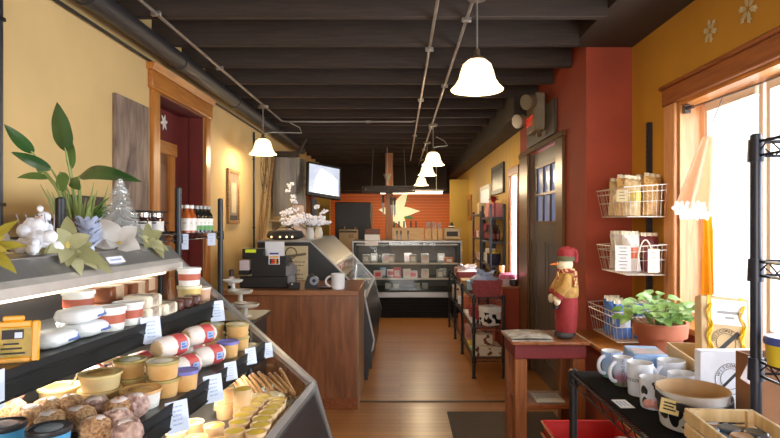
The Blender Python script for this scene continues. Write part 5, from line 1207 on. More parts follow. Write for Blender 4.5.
# two dark shelving units standing on the ledge
SHB = M('unit_dark', (34,36,50), .4, .2)
def unit(label, x0, x1, y0, y1, zs, zt):
    t = thing('shelf_unit', label, 'shelving unit', ((x0+x1)/2,(y0+y1)/2,LG))
    for x in (x0,x1):
        for y in (y0,y1):
            m = MB(SHB); m.box(x-.016,y-.016,LG,x+.016,y+.016,zt,.003); part('post', m, t, world=True)
    for z in zs:
        m = MB(SHB); m.box(x0-.012,y0-.012,z-.03,x1+.012,y1+.012,z,.003); part('shelf', m, t, world=True)
unit('dark shelving unit on the ledge with dark bottles and a pink gift on top', 1.215, 1.395, 7.50, 8.25, (1.04,1.36,1.685), 1.86)
unit('farther dark shelving unit on the ledge holding red and white boxes', 1.215, 1.395, 8.42, 9.25, (1.04,1.38,1.74), 1.78)
t = thing('pink_gift_stack', 'pink boxed gift with a dark red bow on top of the near shelving unit', 'gift', (1.28,7.7,1.686)); m = MB(M('gift_rose', (196,116,116), .5)); m.box(1.19,7.56,1.686,1.39,7.86,1.80,.006); m.box(1.20,7.58,1.80,1.38,7.84,1.88,.006); part('boxes', m, t, world=True)
m = MB(M('bow_red', (150,26,34), .5)); c = Vector((1.28,7.66,1.88)); rr = random.Random(5)
for k in range(12):
    a = 2*PI*k/12; m.leaf(c, c+Vector((math.cos(a)*.10,math.sin(a)*.1,.03+.06*(k%3)*.5)), .07, fold=.3, bend=.25)
m.use(M('ribbon_dark', (120,30,40), .5)); m.box(1.268,7.557,1.69,1.292,7.8,1.883); part('bow', m, t, 'dark red bow', world=True)
sb = bottle_p = None
def make_dark_bottle():
    tt = thing('dark_bottle','','bottle'); m = MB(M('wine_dark', (52,24,26), .15)); m.lathe([(0,0),(.032,0),(.034,.01),(.034,.13),(.014,.18),(.013,.22),(0,.22)], n=14); part('bottle', m, tt)
    m = MB(M('wine_label', (120,60,56), .5)); m.lathe([(.0345,.03),(.0352,.03),(.0352,.10),(.0345,.10)], n=14); part('label', m, tt); return tt
db = Proto(make_dark_bottle); i = 0
for x in (1.25,1.32): 
    for y in (7.57,7.72,7.87,8.02):
        db.put((x,y,1.361), label='%s dark bottle on the middle shelf of the near shelving unit' % ORD[i], group='dark bottles on the shelving unit'); i += 1
t = thing('dark_pot', 'dark blue-black round pot on the lower shelf of the near shelving unit', 'pot', (1.29,7.7,1.041)); m = MB(M('pot_navy', (40,44,66), .3)); m.lathe([(0,0),(.08,0),(.095,.03),(.095,.14),(.10,.15),(.088,.15),(.085,.02),(0,.015)], n=22); part('pot', m, t); m = MB(YEL); 
for k in range(7): m.ell((.05*math.cos(k),.05*math.sin(k),.155),(.03,.03,.025),8,6)
part('contents', m, t)
gift('small white box on the lower shelf of the near shelving unit, behind the pot', (1.29,8.0,1.041), .12, .12, .2, WHC)
i = 0
for (x,y,z,mt) in ((1.28,8.5,1.381,REDG),(1.28,8.75,1.381,WHC),(1.28,8.5,1.49,PNK),(1.28,9.0,1.381,REDG),(1.28,8.5,1.041,WHC),(1.28,8.75,1.041,MIX)):
    gift('%s red or white boxed good on the farther shelving unit' % ORD[i], (x,y,z), .15, .15, .105, mt, group='boxed goods on the farther shelving unit'); i += 1
gift('cream box standing on top of the farther shelving unit', (1.28,8.6,1.741), .16, .16, .17, M('box_cream', (214,190,150), .5))
# pictures on that wall
def picture(label, y0, y1, z0, z1, fmat, pmat, name='framed_picture'):
    t = thing(name, label, 'picture', (XR-.02,(y0+y1)/2,z0)); w = (y1-y0)*.07; x = XR-.03
    m = MB(fmat); m.box(x,y0,z0,XR-.001,y0+w,z1,.004); m.box(x,y1-w,z0,XR-.001,y1,z1,.004); m.box(x,y0+w,z0,XR-.001,y1-w,z0+w,.004); m.box(x,y0+w,z1-w,XR-.001,y1-w,z1,.004); part('frame', m, t, world=True)
    m = MB(pmat); m.box(x+.008,y0+w,z0+w,XR-.004,y1-w,z1-w); part('photo', m, t, world=True)
picture('black-framed dark picture high on the yellow wall past the side window', 7.15+.42, 8.55, 2.02, 2.44, BLACK, M('photo_dusky', (84,80,72), .3, rgb2=(40,38,36), scale=4))
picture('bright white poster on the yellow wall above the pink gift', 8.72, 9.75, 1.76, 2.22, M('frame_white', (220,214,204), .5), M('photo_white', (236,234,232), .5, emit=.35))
picture('small oak-framed picture farthest along the yellow wall', 11.0, 12.3, 1.66, 2.16, OAK, M('photo_ochre', (120,92,50), .5))
# ================================================================== hall table, figure and papers
TX0, TX1, TY0, TY1, TZ3 = .765, 1.245, 3.74, 4.12, .82
t = thing('hall_table', 'narrow oak table with a dark red apron standing before the red wall', 'table', ((TX0+TX1)/2,(TY0+TY1)/2,0))
RAP = M('apron_red', (112,24,24), .55, var=.1)
m = MB(wood('table_top', (112,58,32), (150,88,50), .3, (14,1,14), 3)); m.box(TX0-.02,TY0-.02,TZ3-.022,TX1+.02,TY1+.02,TZ3,.005); part('table_top', m, t, world=True)
m = MB(RAP); m.box(TX0,TY0,TZ3-.115,TX1,TY1,TZ3-.022,.004); part('apron', m, t, 'dark red painted apron', world=True)
for x in (TX0+.005,TX1-.085):
    for y in (TY0+.005,TY1-.085):
        m = MB(wood('table_leg', (118,62,30), (160,92,46), .4, (14,14,1), 3)); m.box(x,y,0,x+.08,y+.08,TZ3-.115,.004); part('leg', m, t, world=True)
m = MB(DOAK); m.box(TX0+.03,TY0+.03,.36,TX1-.03,TY1-.03,.39,.004); part('lower_shelf', m, t, world=True)
m = MB(M('leaflet_grey', (176,166,150), .6)); m.box(.93,3.80,.391,1.12,4.0,.40); m.box(.95,3.79,.40,1.10,3.98,.405); solo('leaflet_pad', m, 'thin pile of grey leaflets on the lower shelf of the hall table', 'papers', (1.0,3.9,.391), world=True)
t = thing('newspaper', 'folded pale newspaper lying on the hall table in front of the snowman figure', 'newspaper', (.89,3.9,TZ3))
m = MB(M('newsprint', (206,198,184), .7, rgb2=(120,104,90), scale=20)); m.slab(lambda u,v: (.75+.28*u, 3.75+.31*v, TZ3+.009+.006*math.sin(u*PI)), 8, 2, .014); m.box(.75,3.75,TZ3+.001,1.03,4.06,TZ3+.006); part('pages', m, t, world=True)
m = MB(M('news_photo', (96,70,56), .6, rgb2=(150,120,90), scale=16)); m.slab(lambda u,v: (.83+.15*u, 3.78+.15*v, TZ3+.0185+.002*math.sin(u*PI)), 4, 2, .001); part('print', m, t, world=True)
# snowman doll: stands on the table, faces the aisle
SN = Vector((1.145,3.86,TZ3+.001))
t = thing('snowman_doll', 'standing snowman doll in a red hat, gold jacket and red trousers on the hall table', 'doll', SN); t.scale = (.82,.82,.9)
KN = M('knit_white', (226,206,170), .9, var=.08, scale=60, bump=.4); GOLD = M('jacket_gold', (190,144,70), .8, rgb2=(160,112,50), scale=30); RDT = M('trouser_red', (140,30,34), .85, var=.12, scale=30, bump=.3); HATG = M('hat_green', (84,82,54), .9); BTD = M('boot_dark', (38,32,28), .6)
m = MB(BTD)
for dy in (-.045,.045): m.ell((-.02,dy,.028),(.075,.042,.030),14,8,sq=.8)
m.lathe([(0,.02),(.075,.02),(.078,.06),(0,.065)], n=16); part('boot', m, t)
m = MB(RDT); m.lathe([(0,.05),(.082,.05),(.095,.10),(.098,.20),(.100,.28),(.098,.33),(0,.34)], n=22, sx=.95); part('trousers', m, t)
m = MB(GOLD); m.lathe([(.098,.315),(.105,.33),(.106,.38),(.098,.44),(.082,.49),(.045,.515),(0,.52)], n=22, sx=.95); part('jacket', m, t)
for sy in (-1,1):
    m = MB(GOLD); m.tube([(-.01,sy*.075,.48),(-.03,sy*.112,.42),(-.075,sy*.10,.36),(-.085,sy*.09,.345)], .04, 10, radii=[.034,.042,.040,.036]); a_ = part('sleeve', m, t)
    m = MB(RDT); m.cyl((-.075,sy*.096,.352),(-.093,sy*.088,.325),.041,.041,n=14); part('cuff', m, a_, 'red cuff')
    m = MB(KN); m.ell((-.10,sy*.085,.295),(.03,.028,.036),12,8); m.ell((-.118,sy*.07,.308),(.012,.012,.020),8,6); part('mitten', m, a_)
m = MB(KN); m.ell((-.012,0,.565),(.068,.066,.062),18,12); part('head', m, t, 'white knitted head')
m = MB(M('nose_orange', (226,112,30), .6)); m.cyl((-.07,0,.568),(-.135,0,.562),.014,.003,n=10); part('nose', m, t)
m = MB(BTD); 
for dy in (-.024,.024): m.ell((-.071,dy,.585),.0065,8,6)
for k in range(5): m.ell((-.074+.004*abs(k-2),-.02+.01*k,.543+.003*abs(k-2)),.004,6,4)
part('face', m, t)
m = MB(HATG); m.lathe([(.060,.592),(.074,.59),(.076,.62),(.070,.628),(.058,.626)], (-.004,0,0), 20); part('hat_brim', m, t, 'green knitted brim')
m = MB(RDT); m.lathe([(.070,.622),(.074,.645),(.062,.68),(.03,.70),(0,.704)], (-.0,0,0), 20); m.ell((.075,-.02,.60),(.022,.022,.03),10,7); m.tube([(.04,-.01,.68),(.075,-.02,.66),(.08,-.02,.62)], .02, 8); part('hat', m, t, 'red knitted hat')
m = MB(spots('scarf_check', (140,34,36), (206,170,110), 50, .55, .9)); m.lathe([(.062,.498),(.072,.505),(.072,.528),(.062,.535)], n=18); m.box(-.085,-.05,.42,-.075,-.015,.51,.003); m.box(.03,-.115,.40,.06,-.102,.52,.003); part('scarf', m, t, 'checked scarf')
m = MB(BLACKM); m.lathe([(0,0),(.022,0),(.024,.05),(.014,.06),(0,.06)], (-.105,-.06,.235), 12); m.tube([(-.105,-.06,.293),(-.104,-.066,.31)], .004, 6); part('lantern', m, t, 'small dark lantern')
# red shopping baskets nested on the floor beside the rack
RB = M('shop_red', (176,26,22), .4, var=.06)
def make_shop():
    tt = thing('shopping_basket','','shopping basket'); m = MB(RB); w,d,h = .42,.30,.17
    def wall(u,v,off):
        k = .84+.16*v; x = (-1 if u<.25 or u>=.75 else 1)
        return None
    b,tp = .84,1.0; vs = [(-w/2*b,-d/2*b,0),(w/2*b,-d/2*b,0),(w/2*b,d/2*b,0),(-w/2*b,d/2*b,0),(-w/2,-d/2,h),(w/2,-d/2,h),(w/2,d/2,h),(-w/2,d/2,h)]
    m.add(vs, [(0,3,2,1),(0,1,5,4),(1,2,6,5),(2,3,7,6),(3,0,4,7)]); k = .965
    m.add([(x*k,y*k,z if z else .008) for x,y,z in vs], [(0,1,2,3),(4,5,1,0),(5,6,2,1),(6,7,3,2),(7,4,0,3)]); part('tub', m, tt)
    m = MB(RB); 
    ring = [(-w/2,-d/2,h),(w/2,-d/2,h),(w/2,d/2,h),(-w/2,d/2,h)]; m.tube(ring, .010, 6, closed=True)
    for i in range(9):
        x = -w*.40+w*.8*i/8; m.box(x-.004,-d*.475,.02,x+.004,-d*.465,h)
    part('rim', m, tt)
    m = MB(M('wire_gold', (196,150,90), .35, .7)); m.tube([(-w/2,-d*.42,h),(-w/2-.012,-d*.42,h+.01),(-w/2-.012,d*.42,h+.01),(-w/2,d*.42,h)], .004, 6); part('handle', m, tt, 'thin metal handle'); m = MB(_M['wire_gold']); m.tube([(w/2,-d*.42,h),(w/2+.012,-d*.42,h+.01),(w/2+.012,d*.42,h+.01),(w/2,d*.42,h)], .004, 6); part('handle', m, tt, 'thin metal handle'); return tt
shop = Proto(make_shop)
for i in range(6):
    shop.put((1.005,2.98,.004+i*.066), label=['bottom red shopping basket of the nested tower','second red shopping basket from the floor in the nested tower','third red shopping basket from the floor in the nested tower','fourth red shopping basket from the floor in the nested tower','fifth red shopping basket, just under the topmost','topmost red shopping basket of the nested tower'][i], group='nested red shopping baskets')
# grey door mat
m = MB(M('mat_grey', (84,74,68), .95, var=.15, scale=80, bump=.5)); m.box(.415,3.3,.001,1.30,4.745,.012,.004); m.use(M('mat_edge', (60,54,52), .7)); m.box(.40,3.29,.0005,.415,4.76,.010); m.box(.415,4.745,.0005,1.30,4.76,.010)
solo('door_mat', m, 'dark grey entrance mat on the wooden floor beside the hall table', 'mat', (.85,4.0,0), world=True)
# ================================================================== wall rail and wire baskets with snacks
m = MB(BLACKM); m.box(XW-.035,3.92,.85,XW-.001,3.955,2.32,.003); m.use(M('slot', (60,60,64), .4)); 
for i in range(40): m.box(XW-.036,3.933,.9+i*.035,XW-.035,3.942,.915+i*.035)
solo('slotted_rail', m, 'black slotted rail on the ochre wall that carries the wire baskets', 'rail', (XW-.02,3.94,.85), world=True)
WIRE = M('wire_white', (206,190,172), .35, .2)
def wire_basket(label, x0, x1, y0, y1, z0, z1, loops=True, flare=.03):
    t = thing('wire_basket', label, 'basket', ((x0+x1)/2,(y0+y1)/2,z0)); m = MB(WIRE)
    top = [(x0-flare,y0-flare,z1-.02),(x1,y0-flare,z1),(x1,y1+flare,z1),(x0-flare,y1+flare,z1-.02)]; bot = [(x0,y0,z0),(x1,y0,z0),(x1,y1,z0),(x0,y1,z0)]
    m.tube(top, .0035, 6, closed=True); m.tube(bot, .0035, 6, closed=True)
    mid = [tuple(Vector(a)*.5+Vector(b)*.5) for a,b in zip(top,bot)]; m.tube(mid, .002, 5, closed=True); up = [tuple(Vector(a)*.82+Vector(b)*.18) for a,b in zip(top,bot)]; m.tube(up, .003, 5, closed=True)
    for k in range(4):
        a0,a1,b0,b1 = Vector(top[k]),Vector(top[(k+1)%4]),Vector(bot[k]),Vector(bot[(k+1)%4])
        for i in range(9):
            f = i/9; m.cyl(a0+(a1-a0)*f, b0+(b1-b0)*f, .0011, n=4)
    for i in range(12): f = (i+.5)/12; m.box(x0,y0+(y1-y0)*f-.0012,z0-.001,x1,y0+(y1-y0)*f+.0012,z0+.0014)
    part('wire_cage', m, t, world=True)
    if loops:
        m = MB(WIRE)
        for (p,q) in (((x0-.01+.06,y0-.035),(x0+.16,y0-.035)),((x0-.034,y0+.08),(x0-.034,y0+.2))):
            pts = []; m = MB(WIRE)
            for k in range(11):
                f = k/10; zz = z0+.03+(z1-z0)*1.0*math.sin(PI*f)**.5; pts.append((p[0]+(q[0]-p[0])*f, p[1]+(q[1]-p[1])*f, zz))
            m.tube(pts, .005, 6); part('handle', m, t, 'bent wire handle', world=True)
    m = MB(BLACKM); m.box(x1,3.915,z1-.10,XW-.036,3.96,z1-.02,.003); part('bracket', m, t, world=True)
    return t
wire_basket('upper white wire basket of popcorn bags on the ochre wall', 1.475,1.72,3.64,4.08,1.655,1.865,loops=False)
wire_basket('middle white wire basket of snack bags on the ochre wall', 1.475,1.72,3.64,4.08,1.275,1.475)
wire_basket('lowest white wire basket of blue bags on the ochre wall, behind the potted plant', 1.40,1.70,3.60,4.05,.845,1.06,loops=False)
def make_bag(w, h, d, mat, lab=None):
    def mk():
        tt = thing('snack_bag','','snack bag'); m = MB(mat); n = 8
        def f(u,v,sg): 
            x = (u-.5)*w; z = v*h; k = (math.sin(PI*u)**.7*max(0,math.sin(PI*min(1,v*.98+.02)))**.45); return (x*(1-.10*math.sin(PI*v)), sg*d/2*k*(1+.10*math.sin(u*19+sg)*math.sin(v*15))+.004*math.sin(u*17+v*9), z)
        m.grid(lambda u,v: f(u,v,1), 10, 10); m.grid(lambda u,v: f(u,v,-1), 10, 10); part('pouch', m, tt)
        if lab:
            m = MB(lab); m.grid(lambda u,v: Vector(f(.2+.6*u,.35+.3*v,-1))+Vector((0,-.003,0)), 6, 4); part('label', m, tt)
        m = MB(M('seal_clear', (220,206,176), .2)); m.grid(lambda u,v: ((u-.5)*w*.96, .006*math.sin(u*20), h*.985+v*.025), 12, 1); part('top_seal', m, tt); return tt
    return Proto(mk)
POP = M('popcorn', (226,182,110), .5, rgb2=(190,140,84), scale=60, bump=.7); CLR = M('cello', (206,178,128), .2, rgb2=(170,136,90), scale=30, bump=.5)
bg1 = make_bag(.125,.265,.115,POP); bg2 = make_bag(.125,.25,.11,CLR,M('bag_gold', (206,176,60), .4)); bg3 = make_bag(.125,.245,.10,M('bag_white', (214,204,196), .4),M('bag_orange', (214,96,50), .4)); bg4 = make_bag(.125,.235,.10,M('bag_maroon', (104,40,44), .4),M('bag_tan', (186,140,84), .4)); bg5 = make_bag(.125,.23,.10,M('bag_blue', (40,84,160), .3, rgb2=(90,130,190), scale=14),M('bag_silver', (196,206,220), .3))
for i,(pr,x,y,rz,lb) in enumerate(((bg2,1.540,3.720,0.15,'clear bag with gold label at the front of the upper wire basket'),(bg1,1.668,3.720,0.10,'popcorn bag leaning in the upper wire basket, nearer the tag'),(bg1,1.668,3.855,0.12,'popcorn bag deep in the upper wire basket, by the rail'),(bg2,1.540,3.990,0.10,'clear bag in the middle of the upper wire basket'),(bg1,1.540,3.855,0.10,'popcorn bag behind the gold-labelled clear bag in the upper wire basket'),(bg1,1.665,3.990,0.10,'popcorn bag at the far side of the upper wire basket'))):
    pr.put((x,y,1.662), rz=(math.radians(-6),math.radians(6),rz), label=lb, group='bags in the upper wire basket')
for i,(pr,x,y,rz,lb) in enumerate(((bg3,1.540,3.720,0.10,'white bag with orange label in the middle wire basket'),(bg4,1.668,3.720,0.10,'maroon bag with tan label at the front of the middle wire basket'),(bg4,1.668,3.850,0.10,'maroon bag with tan label behind its twin in the middle wire basket'),(bg3,1.540,3.850,0.10,'white bag with orange label in the centre of the middle wire basket'),(bg3,1.560,3.980,0.10,'white bag with orange label at the far side of the middle wire basket'))):
    pr.put((x,y,1.292), rz=(math.radians(-4),0,rz), label=lb, group='bags in the middle wire basket')
for i,(x,y,rz,lb) in enumerate(((1.470,3.700,0.10,'blue snack bag at the front of the lowest wire basket'),(1.610,3.720,0.10,'blue snack bag in the middle of the lowest wire basket'),(1.470,3.830,0.10,'blue snack bag leaning at the aisle side of the lowest wire basket'),(1.500,3.960,0.10,'blue snack bag at the far side of the lowest wire basket'))):
    bg5.put((x,y,.85), rz=rz, label=lb, group='blue bags in the lowest wire basket')
def hang_card(label, c, w, h, rz, lines, mat=PAPER):
    t = thing('hang_card', label, 'sign', c, rz); m = MB(mat); m.box(-w/2,-.001,-h/2,w/2,.001,h/2); part('card', m, t); m = MB(DINK); rnd = random.Random(lines)
    for i in range(lines):
        z = h/2-h*(i+.7)/(lines+.6); ln = w*.36*rnd.uniform(.5,1); m.box(-ln,-.0016,z-.0018,ln,-.001,z+.0018)
    part('lettering', m, t)
hang_card('small pale card on the upper wire basket', (1.44,3.63,1.79), .07, .075, -.6, 3, M('card_cream', (214,200,160), .7)); hang_card('tall white card with lines of print on the middle wire basket', (1.44,3.615,1.385), .095, .165, -.5, 7)
hang_card('white card with print tucked at the front of the middle wire basket', (1.63,3.598,1.37), .07, .15, -.15, 4, M('card_pale', (226,206,186), .7))
# ------------------------------------------------------------------ potted plant on the ledge
PC = Vector((1.385,2.98,.801)); t = thing('potted_plant', 'leafy green plant in a terracotta pot on the ledge below the shop window', 'plant', PC)
TER = M('terracotta', (176,96,66), .75, var=.1, scale=8); m = MB(TER); m.lathe([(0,0),(.085,0),(.112,.215),(.132,.215),(.138,.285),(.126,.29),(.118,.275),(.108,.25),(0,.25)], n=30); part('pot', m, t); m = MB(M('soil', (50,36,28))); m.lathe([(0,.262),(.115,.26)], n=20); part('soil', m, t)
PL1 = M('pothos_green', (86,128,52), .35, rgb2=(134,164,84), scale=12); PL2 = M('pothos_pale', (160,186,120), .35, rgb2=(120,156,84), scale=12)
rr = random.Random(21); m1, m2, ms = MB(PL1), MB(PL2), MB(M('pothos_stem', (110,130,66), .5))
heart = lambda v: (math.sin(PI*min(1,(v*.92+.08))**.62))**.75 if 0 < v < 1 else 0
for i in range(78):
    a = rr.uniform(0,6.28); q = rr.uniform(.02,.20); z = .29+rr.uniform(.0,.13)*(1.15-q*3.2)+.015
    p = Vector((math.cos(a)*q*1.05-.02,math.sin(a)*q,z)); d = Vector((math.cos(a)*rr.uniform(.5,1),math.sin(a)*rr.uniform(.5,1)-.25,rr.uniform(-.55,.25))).normalized()
    mm = m1 if rr.random() < .68 else m2; mm.leaf(p, p+d*rr.uniform(.055,.085), rr.uniform(.044,.064), up=(-.25,-.45,.85), bend=.10, fold=.12, shape=heart, nu=6, nv=8)
    ms.tube([(p.x*.25,p.y*.25,.26),(p.x*.8,p.y*.8,z-.01),p], .0025, 4)
part('foliage', m1, t, 'mid-green leaves'); part('foliage', m2, t, 'pale green leaves'); part('stems', ms, t)
# ================================================================== mug rack
MX0, MX1, MY0, MY1, MZ = .665, 1.28, 1.46, 2.20, 1.03
wire_rack('wire_rack', 'black wire shelf of mugs in front of the shop window', MX0, MY0, MX1, MY1, (MZ,.62,.18), [(MX0+.012,MY0+.012,MZ+.01),(MX1-.012,MY0+.012,MZ+.01),(MX0+.012,MY1-.012,MZ+.01),(MX1-.012,MY1-.012,MZ+.01)], .0155, BLACK, pitch=.014)
m = MB(M('liner_mat', (17,15,15), .95, spec=.05, var=.2, scale=60)); m.box(MX0+.012,MY0+.012,MZ+.0045,MX1-.012,MY1-.012,MZ+.0065); solo('shelf_liner', m, 'thin dark liner sheet on the mug shelf', 'liner', (.97,1.83,MZ+.0045), world=True)
MG = MZ+.0075
CHN = M('china_white', (224,226,236), .2); CHI = M('china_inside', (206,202,200), .25)
def landscape(name, sky, mid, low, z1, z2):
    m, nt, b = _new(name); N, Lk = nt.nodes, nt.links
    tc = N.new('ShaderNodeTexCoord'); sp = N.new('ShaderNodeSeparateXYZ'); nz = N.new('ShaderNodeTexNoise'); nz.inputs['Scale'].default_value = 28; ad = N.new('ShaderNodeMath'); ad.operation = 'MULTIPLY_ADD'; ad.inputs[1].default_value = .05
    rp = N.new('ShaderNodeValToRGB'); e = rp.color_ramp.elements; e[0].color = L3(low); e[0].position = z1; e[1].color = L3(mid); e[1].position = (z1+z2)/2; x = e.new(z2); x.color = L3(sky)
    mul = N.new('ShaderNodeMath'); mul.operation = 'MULTIPLY'; mul.inputs[1].default_value = 8
    Lk.new(tc.outputs['Object'], sp.inputs[0]); Lk.new(tc.outputs['Object'], nz.inputs['Vector']); Lk.new(nz.outputs['Fac'], ad.inputs[0]); Lk.new(sp.outputs['Z'], ad.inputs[2]); Lk.new(ad.outputs[0], mul.inputs[0]); Lk.new(mul.outputs[0], rp.inputs[0]); Lk.new(rp.outputs[0], b.inputs['Base Color']); b.inputs['Roughness'].default_value = .2
    _M[name] = m; return m
def blob(mb, r, r_top, h, ang, z, w, hh, seed):
    # a flat irregular patch that follows the round wall
    rnd = random.Random(seed); ph = rnd.uniform(0,6.28); vs = []; n = 18
    def pt(u, v):
        zz = z+v; rr = (r+(r_top-r)*zz/h)*1.012+.0004; a = ang+u/rr; return (rr*math.cos(a), rr*math.sin(a), zz)
    vs.append(pt(0,0))
    for q in (.5,1.0):
        for k in range(n):
            a = 2*PI*k/n; k2 = 1+.28*math.sin(2*a+ph)+.16*math.sin(3*a+ph*2); vs.append(pt(q*w*.5*math.cos(a)*k2, q*hh*.5*math.sin(a)*k2))
    fs = [(0,1+k,1+(k+1)%n) for k in range(n)]+[(1+k,1+n+k,1+n+(k+1)%n,1+(k+1)%n) for k in range(n)]
    mb.add(vs, fs)
COWK = M('cow_black', (18,18,22), .3)
def mug(label, c, r, h, body, hang, inner=CHI, text=None, udder=False, rz=0, patches=()):
    t = thing('mug', label, 'mug', c, rz, None)
    m = MB(body); m.lathe([(0,0),(r*.86,0),(r*.9,.003),(r*.95,h*.3),(r,h*.98),(r*.985,h)], n=32); m.use(inner); m.lathe([(r*.985,h),(r*.95,h*1.003),(r*.92,h*.97),(r*.88,h*.12),(0,h*.08)], n=32); part('cup', m, t)
    m = MB(CHN); handle(m, r, h, hang, .0065, .030); part('handle', m, t)
    if text:
        m = MB(DINK); txt, ang, sz, vert = text; d = Vector((math.cos(ang),math.sin(ang),0)); s = Vector((-math.sin(ang),math.cos(ang),0))
        n_ = len(txt)
        for i,ch in enumerate(txt):
            if vert: m.text(ch, d*(r*1.012)+Vector((0,0,h*.5+(i-(n_-1)/2)*sz*.72)), (0,0,1), s*-1, sz)
            else:
                a2 = ang+(i-(n_-1)/2)*sz*.72/r; d2 = Vector((math.cos(a2),math.sin(a2),0)); s2 = Vector((-math.sin(a2),math.cos(a2),0)); m.text(ch, d2*(r*1.012)+Vector((0,0,h*.5)), s2, (0,0,1), sz)
        part('lettering', m, t)
    if patches:
        m = MB(COWK)
        for i,(a_,z_,w_,h_) in enumerate(patches): blob(m, r*.92, r*.985, h, math.radians(a_), h*z_, w_, h_, i+3)
        part('cow_patches', m, t, 'black cow patches')
    if udder:
        m = MB(M('udder_pink', (226,150,140), .35)); 
        for a2,dz in ((-2.15,.010),(-1.75,.006),(-2.45,.006)): m.ell((r*.98*math.cos(a2),r*.98*math.sin(a2),.012+dz),(.011,.011,.014),10,7)
        part('udder', m, t, 'pink udder bumps')
    return t
COWM = spots('cow_china', (228,228,234), (20,20,24), 22, .56, .2); COWM2 = spots('cow_china2', (226,228,236), (24,24,36), 19, .56, .2)
LAND1 = landscape('mug_picture_blue', (150,180,226), (160,190,220), (90,130,110), .15, .75); LAND2 = landscape('mug_picture_green', (196,206,226), (150,90,110), (60,120,70), .12, .72)
AH = math.radians(205)
mug('blue landscape mug at the far end of the mug shelf', (.800,2.115,MG), .038, .096, LAND1, AH)
mug('green picture mug with vertical lettering, second on the mug shelf', (.797,2.005,MG), .034, .100, LAND2, AH, text=('WISCONSIN', math.radians(-108), .015, True))
mug('tall white mug with a small line of lettering', (.812,1.895,MG), .042, .108, CHN, math.radians(20), text=('WISCONSIN', math.radians(-128), .0145, False))
mug('white cow-spotted mug with a pink udder', (.798,1.765,MG), .0415, .094, CHN, math.radians(60), udder=True, patches=((205,.62,.020,.034),(208,.28,.016,.028),(262,.80,.034,.020),(292,.45,.022,.03),(120,.5,.04,.04),(20,.6,.04,.04)))
mug('plain white tall mug behind the cow-spotted mugs', (.945,1.95,MG), .047, .102, CHN, AH)
mug('low white cow-spotted mug behind the bucket', (.915,1.812,MG), .046, .094, CHN, math.radians(200), patches=((212,.70,.022,.030),(275,.62,.030,.026),(300,.3,.03,.03),(90,.5,.04,.04),(10,.6,.04,.04)))
m = MB(PAPER); m.box(.69,1.75,MG+.001,.735,1.83,MG+.0022); m.use(INK); 
for i in range(3): m.box(.698+.011*i,1.765,MG+.0022,.703+.011*i,1.815,MG+.0026)
solo('paper_label', m, 'small white price label lying on the mug shelf edge', 'label', (.71,1.79,MG+.001), rz=0, world=True)
# cow bucket
BC = Vector((.838,1.605,MG)); t = thing('cow_bucket', 'white cow-spotted bucket with a dark handle band and a tan inside', 'bucket', BC)
r,h = .098,.104
m = MB(M('bucket_white', (228,224,222), .35, var=.03)); m.lathe([(0,0),(r*.84,0),(r*.87,.004),(r,h),(r*1.015,h+.002)], n=40); m.use(M('bucket_tan', (188,150,104), .6)); m.lathe([(r*1.015,h+.002),(r*.98,h+.004),(r*.96,h-.004),(r*.84,.008),(0,.006)], n=40); part('pail', m, t)
m = MB(COWK)
for i,(a_,z_,w_,h_) in enumerate(((254,.50,.050,.022),(237,.14,.030,.014),(272,.16,.040,.016),(300,.5,.04,.04),(215,.4,.04,.05),(180,.5,.06,.05),(120,.4,.07,.06),(60,.5,.07,.05),(0,.5,.06,.05))): blob(m, r*.87, r, h, math.radians(a_), h*z_, w_, h_, i+11)
part('cow_patches', m, t, 'black cow patches')
m = MB(M('band_black', (30,32,42), .4)); pts = []
for k in range(17):
    a = math.radians(-185+k*12.5); pts.append((math.cos(a)*r*1.04, math.sin(a)*r*1.06, h*.86-.020*math.sin(PI*k/16)))
vs = []; fs = []
for k,p in enumerate(pts):
    p = Vector(p); o_ = Vector((p.x,p.y,0)).normalized()*.002
    vs += [p+o_+Vector((0,0,-.011)), p+o_+Vector((0,0,.011)), p-o_+Vector((0,0,.011)), p-o_+Vector((0,0,-.011))]
for k in range(len(pts)-1):
    for j in range(4): fs.append((k*4+j,k*4+(j+1)%4,(k+1)*4+(j+1)%4,(k+1)*4+j))
m.add(vs, fs); part('handle_strap', m, t, 'dark strap handle')
m = MB(STEEL); a = math.radians(-75); m.ell((math.cos(a)*r*1.06,math.sin(a)*r*1.08,h*.74),.006,10,7); part('rivet', m, t)
t = thing('bucket_tag', 'small yellow price tag hanging on the cow-spotted bucket rim', 'price tag', BC+Vector((-.085,-.05,.092))); m = MB(M('tag_yellow', (232,210,140), .7)); m.T = Euler((0,math.radians(8),math.radians(-30))).to_matrix().to_4x4(); m.box(-.024,-.012,-.04,.024,-.010,.0); part('card', m, t); m2 = MB(DINK); m2.T = m.T
for i in range(3): m2.box(-.016,-.0128,-.012-.009*i,.016-.006*(i%2),-.012,-.008-.009*i)
part('lettering', m2, t)
